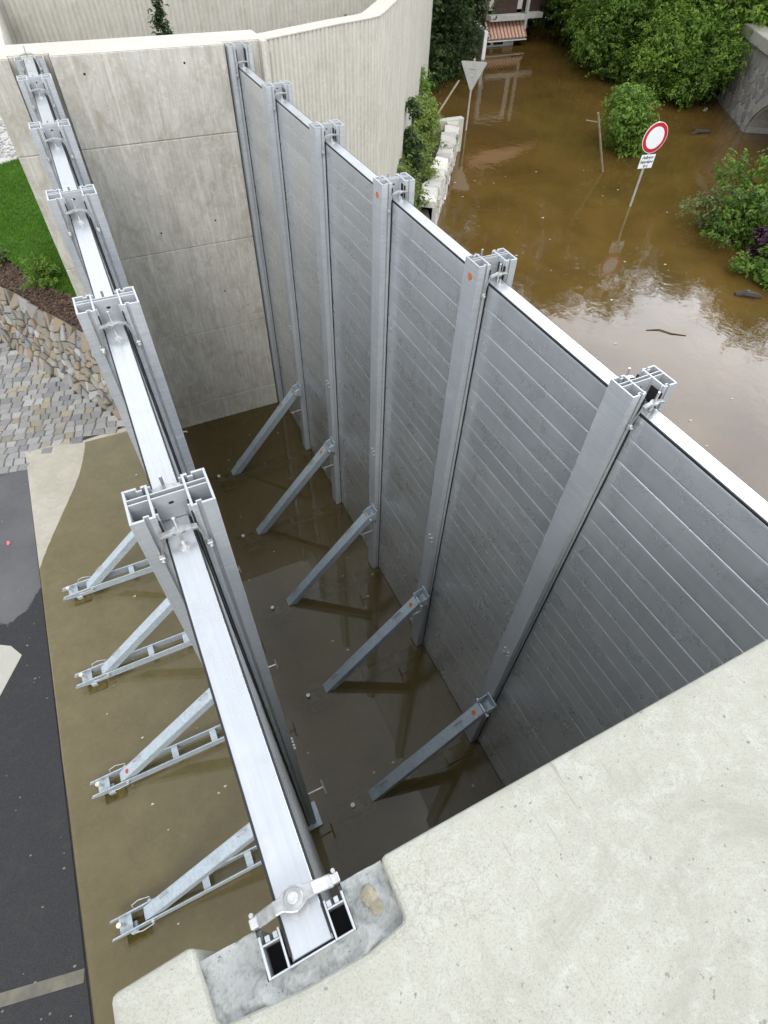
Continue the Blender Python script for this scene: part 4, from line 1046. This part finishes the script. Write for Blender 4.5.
# ------------------------------------------------------------------ signs and stakes
base = Vector((12.15, 16.67, WOUT)); top = -2.72
t = tag(empty('yield_sign', base), 'grey back of a triangular yield sign on a thin pole standing in flood water', 'traffic sign')
m = MB(); m.rod([(0, 0, -1.2), (0, 0, top - WOUT)], .030, 10); m.build('pole', M['signgrey'], t)
vd = Vector((-12.1, -18.1, 0)).normalized(); rt = Vector((-vd.y, vd.x, 0))
fm = Matrix((rt, Vector((0, 0, 1)), vd)).transposed().to_4x4()
pr = MB(); s_ = .40; zc = top - WOUT - .10
tri = [(-s_, .02), (-s_ + .04, .06 - .02), (s_ - .04, .04), (s_, .02), (.03, -.70), (-.03, -.70)]
pr.prism(tri, .038, .046, mtx=Matrix.Translation((0, 0, zc)) @ fm); pr.build('sign_plate', M['signgrey'], t, bevel=.003)
pr = MB(); pr.prism([(-s_ + .01, .018), (s_ - .01, .018), (0, -.68)], -.004, .034, mtx=Matrix.Translation((0, 0, zc)) @ fm @ Matrix.Scale(.96, 4)) if False else None
pr = MB(); pr.prism([(-s_ * .97, .028), (s_ * .97, .028), (0, -.68)], .034, .0375, mtx=Matrix.Translation((0, 0, zc)) @ fm); pr.build('sign_face', M['signred'], t)
pr = MB(); pr.box((-.10, -.16, .046), (.10, -.13, .056), mtx=Matrix.Translation((0, 0, zc)) @ fm); pr.box((-.05, -.36, .046), (.05, -.33, .056), mtx=Matrix.Translation((0, 0, zc)) @ fm); pr.build('bracket', M['steel'], t)
base = Vector((13.12, 9.80, WOUT))
t = tag(empty('no_entry_vehicle_sign', base), 'round white sign with red rim above a small white text plate, in flood water', 'traffic sign')
m = MB(); m.rod([(0, 0, -1.2), (0, 0, 1.93)], .030, 10); m.build('pole', M['signgrey'], t)
vd = Vector((-13.1, -11.2, 0)).normalized(); vd = (Matrix.Rotation(R(40), 3, 'Z') @ vd); rt = Vector((-vd.y, vd.x, 0))
fm = Matrix((rt, Vector((0, 0, 1)), vd)).transposed().to_4x4()
F = Matrix.Translation((0, 0, 1.60)) @ fm
circ = lambda r_: [(r_ * math.cos(i / 40 * 6.28319), r_ * math.sin(i / 40 * 6.28319)) for i in range(40)]
m = MB(); m.prism(circ(.335), .032, .042, mtx=F); m.build('sign_plate', M['signwhite'], t)
m = MB(); m.prism(circ(.323), .0422, .0445, mtx=F); m.build('red_ring', M['signred'], t)
m = MB(); m.prism(circ(.240), .0447, .0465, mtx=F); m.build('white_disc', M['signwhite'], t)
F2 = Matrix.Translation((0, 0, 1.08)) @ fm
m = MB(); m.box((-.205, -.155, .032), (.205, .155, .040), mtx=F2); pl = m.build('text_plate', M['signwhite'], t, bevel=.003)
def text(s, size, mtx, mat, name, parent):
    cu = bpy.data.curves.new(name, 'FONT'); cu.body = s; cu.size = size; cu.align_x = 'CENTER'; cu.align_y = 'CENTER'; cu.extrude = .001; cu.offset = .003
    o = bpy.data.objects.new(name, cu); col.objects.link(o); bpy.context.view_layer.update()
    me = bpy.data.meshes.new_from_object(o.evaluated_get(bpy.context.evaluated_depsgraph_get())); bpy.data.objects.remove(o)
    me.transform(mtx); me.materials.clear(); me.materials.append(mat)
    q = bpy.data.objects.new(name, me); col.objects.link(q); q.parent = parent; return q
for s, dy in (('Anlieger', .09), ('Fahrräder', -.01), ('frei', -.105)):
    text(s, .092, F2 @ Matrix.Translation((0, dy, .0415)), M['ink'], 'lettering', pl)
m = MB(); m.rod([(14.3, 12.05, -5.4), (14.06, 12.03, -4.6), (13.22, 12.0, -3.05)], [.035, .035, .03], 7); m.rod([(13.33, 12.0, -3.28), (13.1, 12.25, -3.27)], .012, 5); tag(m.build('wooden_stake', M['wood'], smooth=False), 'leaning weathered stake beside the round bush in the water', 'stake')
m = MB(); m.rod([(9.95, 15.25, -3.85), (12.0, 17.2, -3.38)], .03, 8); tag(m.build('leaning_bar', M['wood']), 'slanting pale bar leaning out from the end block of the stone wall', 'bar')

# ------------------------------------------------------------------ house in the flood, far end of the road
h = empty('house', (0, 0, 0)); tag(h, 'flooded white and dark brown house with a striped red tile canopy', 'house')
def part(name, mat, a, b, par=h, bevel=.01, mtx=None):
    m = MB(); m.box(a, b, mtx=mtx); return m.build(name, mat, par, bevel=bevel)
Y = 26.2
part('wall', M['white'], (19.0, Y + .25, -5.2), (20.75, Y + 5, -4.1)); part('wall', M['brown'], (19.0, Y + .3, -4.1), (21.05, Y + 5, -3.3))
part('upper_wall', M['brown'], (19.0, Y + .5, -3.3), (22.5, Y + 6, -.4))
for x0, x1 in ((19.10, 19.42), (19.58, 20.12)):
    wn = part('window', M['white'], (x0 - .04, Y + .21, -4.56), (x1 + .04, Y + .248, -4.22), bevel=.005); part('pane', M['glass'], (x0, Y + .20, -4.53), (x1, Y + .215, -4.25), wn, .003)
cn = MB(); nt_ = 22
for i in range(nt_):
    x0 = 19.02 + 2.15 * i / nt_; x1 = x0 + 2.15 / nt_; xm = (x0 + x1) / 2
    pr_ = [(x0, 0), (xm - .02, .055), (xm + .02, .055), (x1 - .012, 0)]
    n0 = len(cn.v)
    for yy, zz in ((Y - .20, -4.27), (Y + .30, -3.74)):
        for xx_, dz in pr_: cn.v.append((xx_, yy, zz + dz))
    tl = (.42, .15, .09) if i % 2 else (.60, .48, .40)
    for q in range(3): cn.face([n0 + q, n0 + q + 1, n0 + 5 + q, n0 + 4 + q], 0, tl)
cn.build('tile_canopy', M['stone'], h)
part('canopy_board', M['white'], (19.0, Y - .13, -4.36), (21.2, Y + .24, -4.31))
part('ledge', M['white_dimmed'], (19.05, Y - .1, -3.64), (20.95, Y + .49, -3.44)); pn = part('window', M['white_dimmed'], (19.15, Y + .30, -3.44), (20.95, Y + .48, -1.6)); part('pane', M['brown'], (19.36, Y + .26, -3.42), (20.66, Y + .305, -1.8), pn)
part('corner_post', M['white_dimmed'], (21.02, Y - .05, -4.0), (21.12, Y + .12, -1.6)); part('balcony', M['white_dimmed'], (21.14, Y + .0, -3.62), (22.0, Y + .49, -3.42)); part('balcony_panel', M['brown'], (21.14, Y + .3, -3.42), (22.0, Y + .49, -2.7))
rf = MB(); rf.poly([(18.6, Y - .2, -.5), (23, Y - .2, -.5), (23, Y + 3.2, 1.6), (18.6, Y + 3.2, 1.6)]); rf.poly([(18.6, Y + 3.2, 1.6), (23, Y + 3.2, 1.6), (23, Y + 6.6, -.5), (18.6, Y + 6.6, -.5)]); o = rf.build('roof', M['tile'], h)
md = o.modifiers.new('thick', 'SOLIDIFY'); md.thickness = .15
gw = MB(); gw.box((0, 0, -.6), (.16, 9, .95), mtx=Matrix.Translation((17.75, 24.55, WOUT)) @ Matrix.Rotation(R(-20), 4, 'Z')); tag(gw.build('garden_fence', M['white'], bevel=.02), 'white rendered side wall left of the house, half hidden by blossom', 'wall')
random.seed(5)
bl = MB(); leaves(bl, [(17.75 + i * .2, 24.9 + i * .55, -4.0 + .06 * i, .38, 1.2) for i in range(8)], 1500, .06); tag(bl.build('climbing_shrub', M['leaf_dark']), 'dark leafy climber spilling over the white side wall', 'shrub')

# ------------------------------------------------------------------ stone bridge at the right
bd = Vector((-.55, -.835)); bo = Vector((23.32, 16.22)); bn = Vector((-.835, .55))
br = empty('stone_bridge', (bo.x, bo.y, WOUT)); tag(br, 'grey stone block bridge with coping and arch at the right edge', 'bridge')
LB = 14.4; sp0 = 3.75; sp1 = 11.4; zt_b = 1.95
def bmap(u, v, h): q = bd * u + bn * h; return (q.x, q.y, v)
arch = [(sp0 + (sp1 - sp0) * (1 - math.cos(math.pi * i / 18)) / 2, 1.6 * math.sin(math.pi * i / 18) - .1) for i in range(19)]
prof = [(-.0, -1.5), (sp0, -1.5)] + arch + [(sp1, -1.5), (LB, -1.5), (LB, zt_b), (0, zt_b)]
m = MB(); n0 = len(m.v); k = len(prof)
for hh in (0, -4.0):
    for u, v in prof: m.v.append(bmap(u, v, hh))
m.face([n0 + i for i in range(k)]); m.face([n0 + k + i for i in range(k)][::-1])
for i in range(k): j = (i + 1) % k; m.face([n0 + i, n0 + j, n0 + k + j, n0 + k + i])
m.build('bridge_body', M['mortar'], br)
DG = [(.25, .245, .23), (.20, .20, .19), (.29, .28, .26), (.22, .21, .19)]
m = MB(); seeds = [(.2 + i * .42 + (.21 if j % 2 else 0) + random.uniform(-.04, .04), -.35 + j * .33 + random.uniform(-.03, .03)) for j in range(7) for i in range(34)]
def okb(u, v):
    if u < .05 or u > LB or v > zt_b - .05: return False
    if sp0 - .15 < u < sp1 + .15:
        f = (u - (sp0 + sp1) / 2) / ((sp1 - sp0) / 2); hz = 1.6 * math.sqrt(max(0, 1 - f * f)) + .12
        if v < hz: return False
    return True
cells = [[(min(max(x, 0), LB), min(y, zt_b)) for x, y in c_] for c_ in voronoi(seeds, .36)]
stones(m, cells, lambda u, v, h: bmap(u, v, h),   .034, .03, .010, .03, DG, keep=okb); m.build('stone_facing', M['stone'], br)
m = MB()
for i in range(26):
    (u0, v0), (u1, v1) = [((sp0 + sp1) / 2 - (sp1 - sp0) / 2 * math.cos(math.pi * q / 26), 1.6 * math.sin(math.pi * q / 26) - .05) for q in (i + .04, i + .96)]
    c_ = Vector(((sp0 + sp1) / 2, 0)); 
    def outw(u, v): d = Vector(((u - c_.x) / 2.4, v + .15)).normalized(); return u + d.x * .36, v + d.y * .36
    (u2, v2), (u3, v3) = outw(u0, v0), outw(u1, v1); n0 = len(m.v); hh = .07 + random.uniform(-.012, .012)
    for h_ in (0, hh):
        for u, v in ((u0, v0), (u1, v1), (u3, v3), (u2, v2)): m.v.append(bmap(u, v, h_))
    tn = random.choice(DG)
    for q in ((4, 5, 6, 7), (0, 1, 5, 4), (1, 2, 6, 5), (2, 3, 7, 6), (3, 0, 4, 7)): m.face([n0 + x for x in q], 0, tn)
m.build('arch_ring', M['stone'], br)
m = MB(); u = -.05
while u < LB:
    l = random.uniform(.8, 1.2); n0 = len(m.v); tn = random.choice([(.36, .34, .30), (.30, .28, .24), (.40, .38, .34)])
    for z in (zt_b + .004, zt_b + .34):
        for uu, hh in ((u, .14), (u + l - .02, .14), (u + l - .02, -.5), (u, -.5)): m.v.append(bmap(uu, z, hh))
    for q in ((0, 1, 2, 3), (4, 7, 6, 5), (0, 4, 5, 1), (1, 5, 6, 2), (2, 6, 7, 3), (3, 7, 4, 0)): m.face([n0 + x for x in q], 0, tn)
    u += l
m.build('coping', M['stone'], br, bevel=.02)

# ------------------------------------------------------------------ flotsam
random.seed(77)
m = MB(); p = [Vector((11.55, 4.72, WOUT + .02)), Vector((11.9, 4.95, WOUT + .05)), Vector((12.25, 5.05, WOUT + .04)), Vector((12.6, 5.2, WOUT + .02))]
m.rod([Vector((12.05, 5.30, WOUT + .01)), Vector((12.2, 5.2, WOUT + .05)), Vector((12.35, 5.06, WOUT + .05)), Vector((12.5, 4.98, WOUT + .01))], [.05, .08, .075, .04], 8); tag(m.build('driftwood_log', M['driftwood']), 'short dark driftwood log floating beside the right-edge shrubs', 'driftwood')
m = MB(); m.rod([(9.25, 5.02, WOUT + .004), (9.5, 4.92, WOUT + .014), (9.62, 4.72, WOUT + .012), (9.85, 4.55, WOUT + .004)], .010, 6); tag(m.build('floating_twig', M['driftwood']), 'thin curved twig floating on the bright reflection near the nearest right post', 'twig')
m = MB(); m.rod([(19.2, 13.55, WOUT), (19.5, 13.6, WOUT + .06), (19.9, 13.5, WOUT + .04), (20.2, 13.6, WOUT)], [.04, .07, .06, .02], 6); m.rod([(19.5, 13.6, WOUT + .05), (19.7, 14.0, WOUT + .12)], [.03, .012], 5); tag(m.build('floating_branch', M['driftwood']), 'small dark branch floating in front of the stone bridge', 'branch')
fl = MB()
for _ in range(170):
    if random.random() < .55: x, y, z = random.uniform(2.6, 14), random.uniform(-.5, 13), WOUT + .003
    else: x, y, z = random.uniform(-2.0, 2.1), random.uniform(-1.2, 6.8), WIN + .003
    if z < -5 and floor_z(x, y) > WIN - .01: continue
    r_ = random.uniform(.006, .02) * (1.5 if z > -5 else .8); a0 = random.random() * 6.3
    fl.poly([(x + r_ * (1 + .8 * (q % 2)) * math.cos(a0 + q * 1.047), y + r_ * math.sin(a0 + q * 1.047), z + .002 * (q % 3)) for q in range(6)])
gt = MB()
for _ in range(80):
    x, y = -2.34 - random.random() ** 1.6 * 1.6, random.uniform(-1.5, 7.0); r_ = random.uniform(.004, .013); a0 = random.random() * 6.3; k_ = random.uniform(.10, .28)
    gt.poly([(x + r_ * (1 + .7 * (q % 2)) * math.cos(a0 + q * 1.2566), y + r_ * math.sin(a0 + q * 1.2566), WIN + .0065 + .002 * (q % 2)) for q in range(5)], 0, (k_, k_ * .95, k_ * .82))
stuff(gt.build('road_grit', M['stone']), 'scattered pale grit and leaf bits on the damp asphalt', 'grit')
stuff(fl.build('flotsam', M['pale']), 'tiny pale leaves and bits drifting on the brown water', 'flotsam')
m = MB(); c_ = Vector((-2.70, 5.45, WIN + .008))
for i in range(5):
    a0 = i * .5 - 1; d = Vector((math.cos(a0), math.sin(a0), 0)); e = Vector((-d.y, d.x, 0)); m.poly([c_, c_ + d * .035 + e * .016 + Vector((0, 0, .012)), c_ + d * .06 + Vector((0, 0, .006)), c_ + d * .035 - e * .016 + Vector((0, 0, .012))])
tag(m.build('pink_petal', M['pink']), 'small pink blossom lying on the dry asphalt at the left edge', 'blossom')
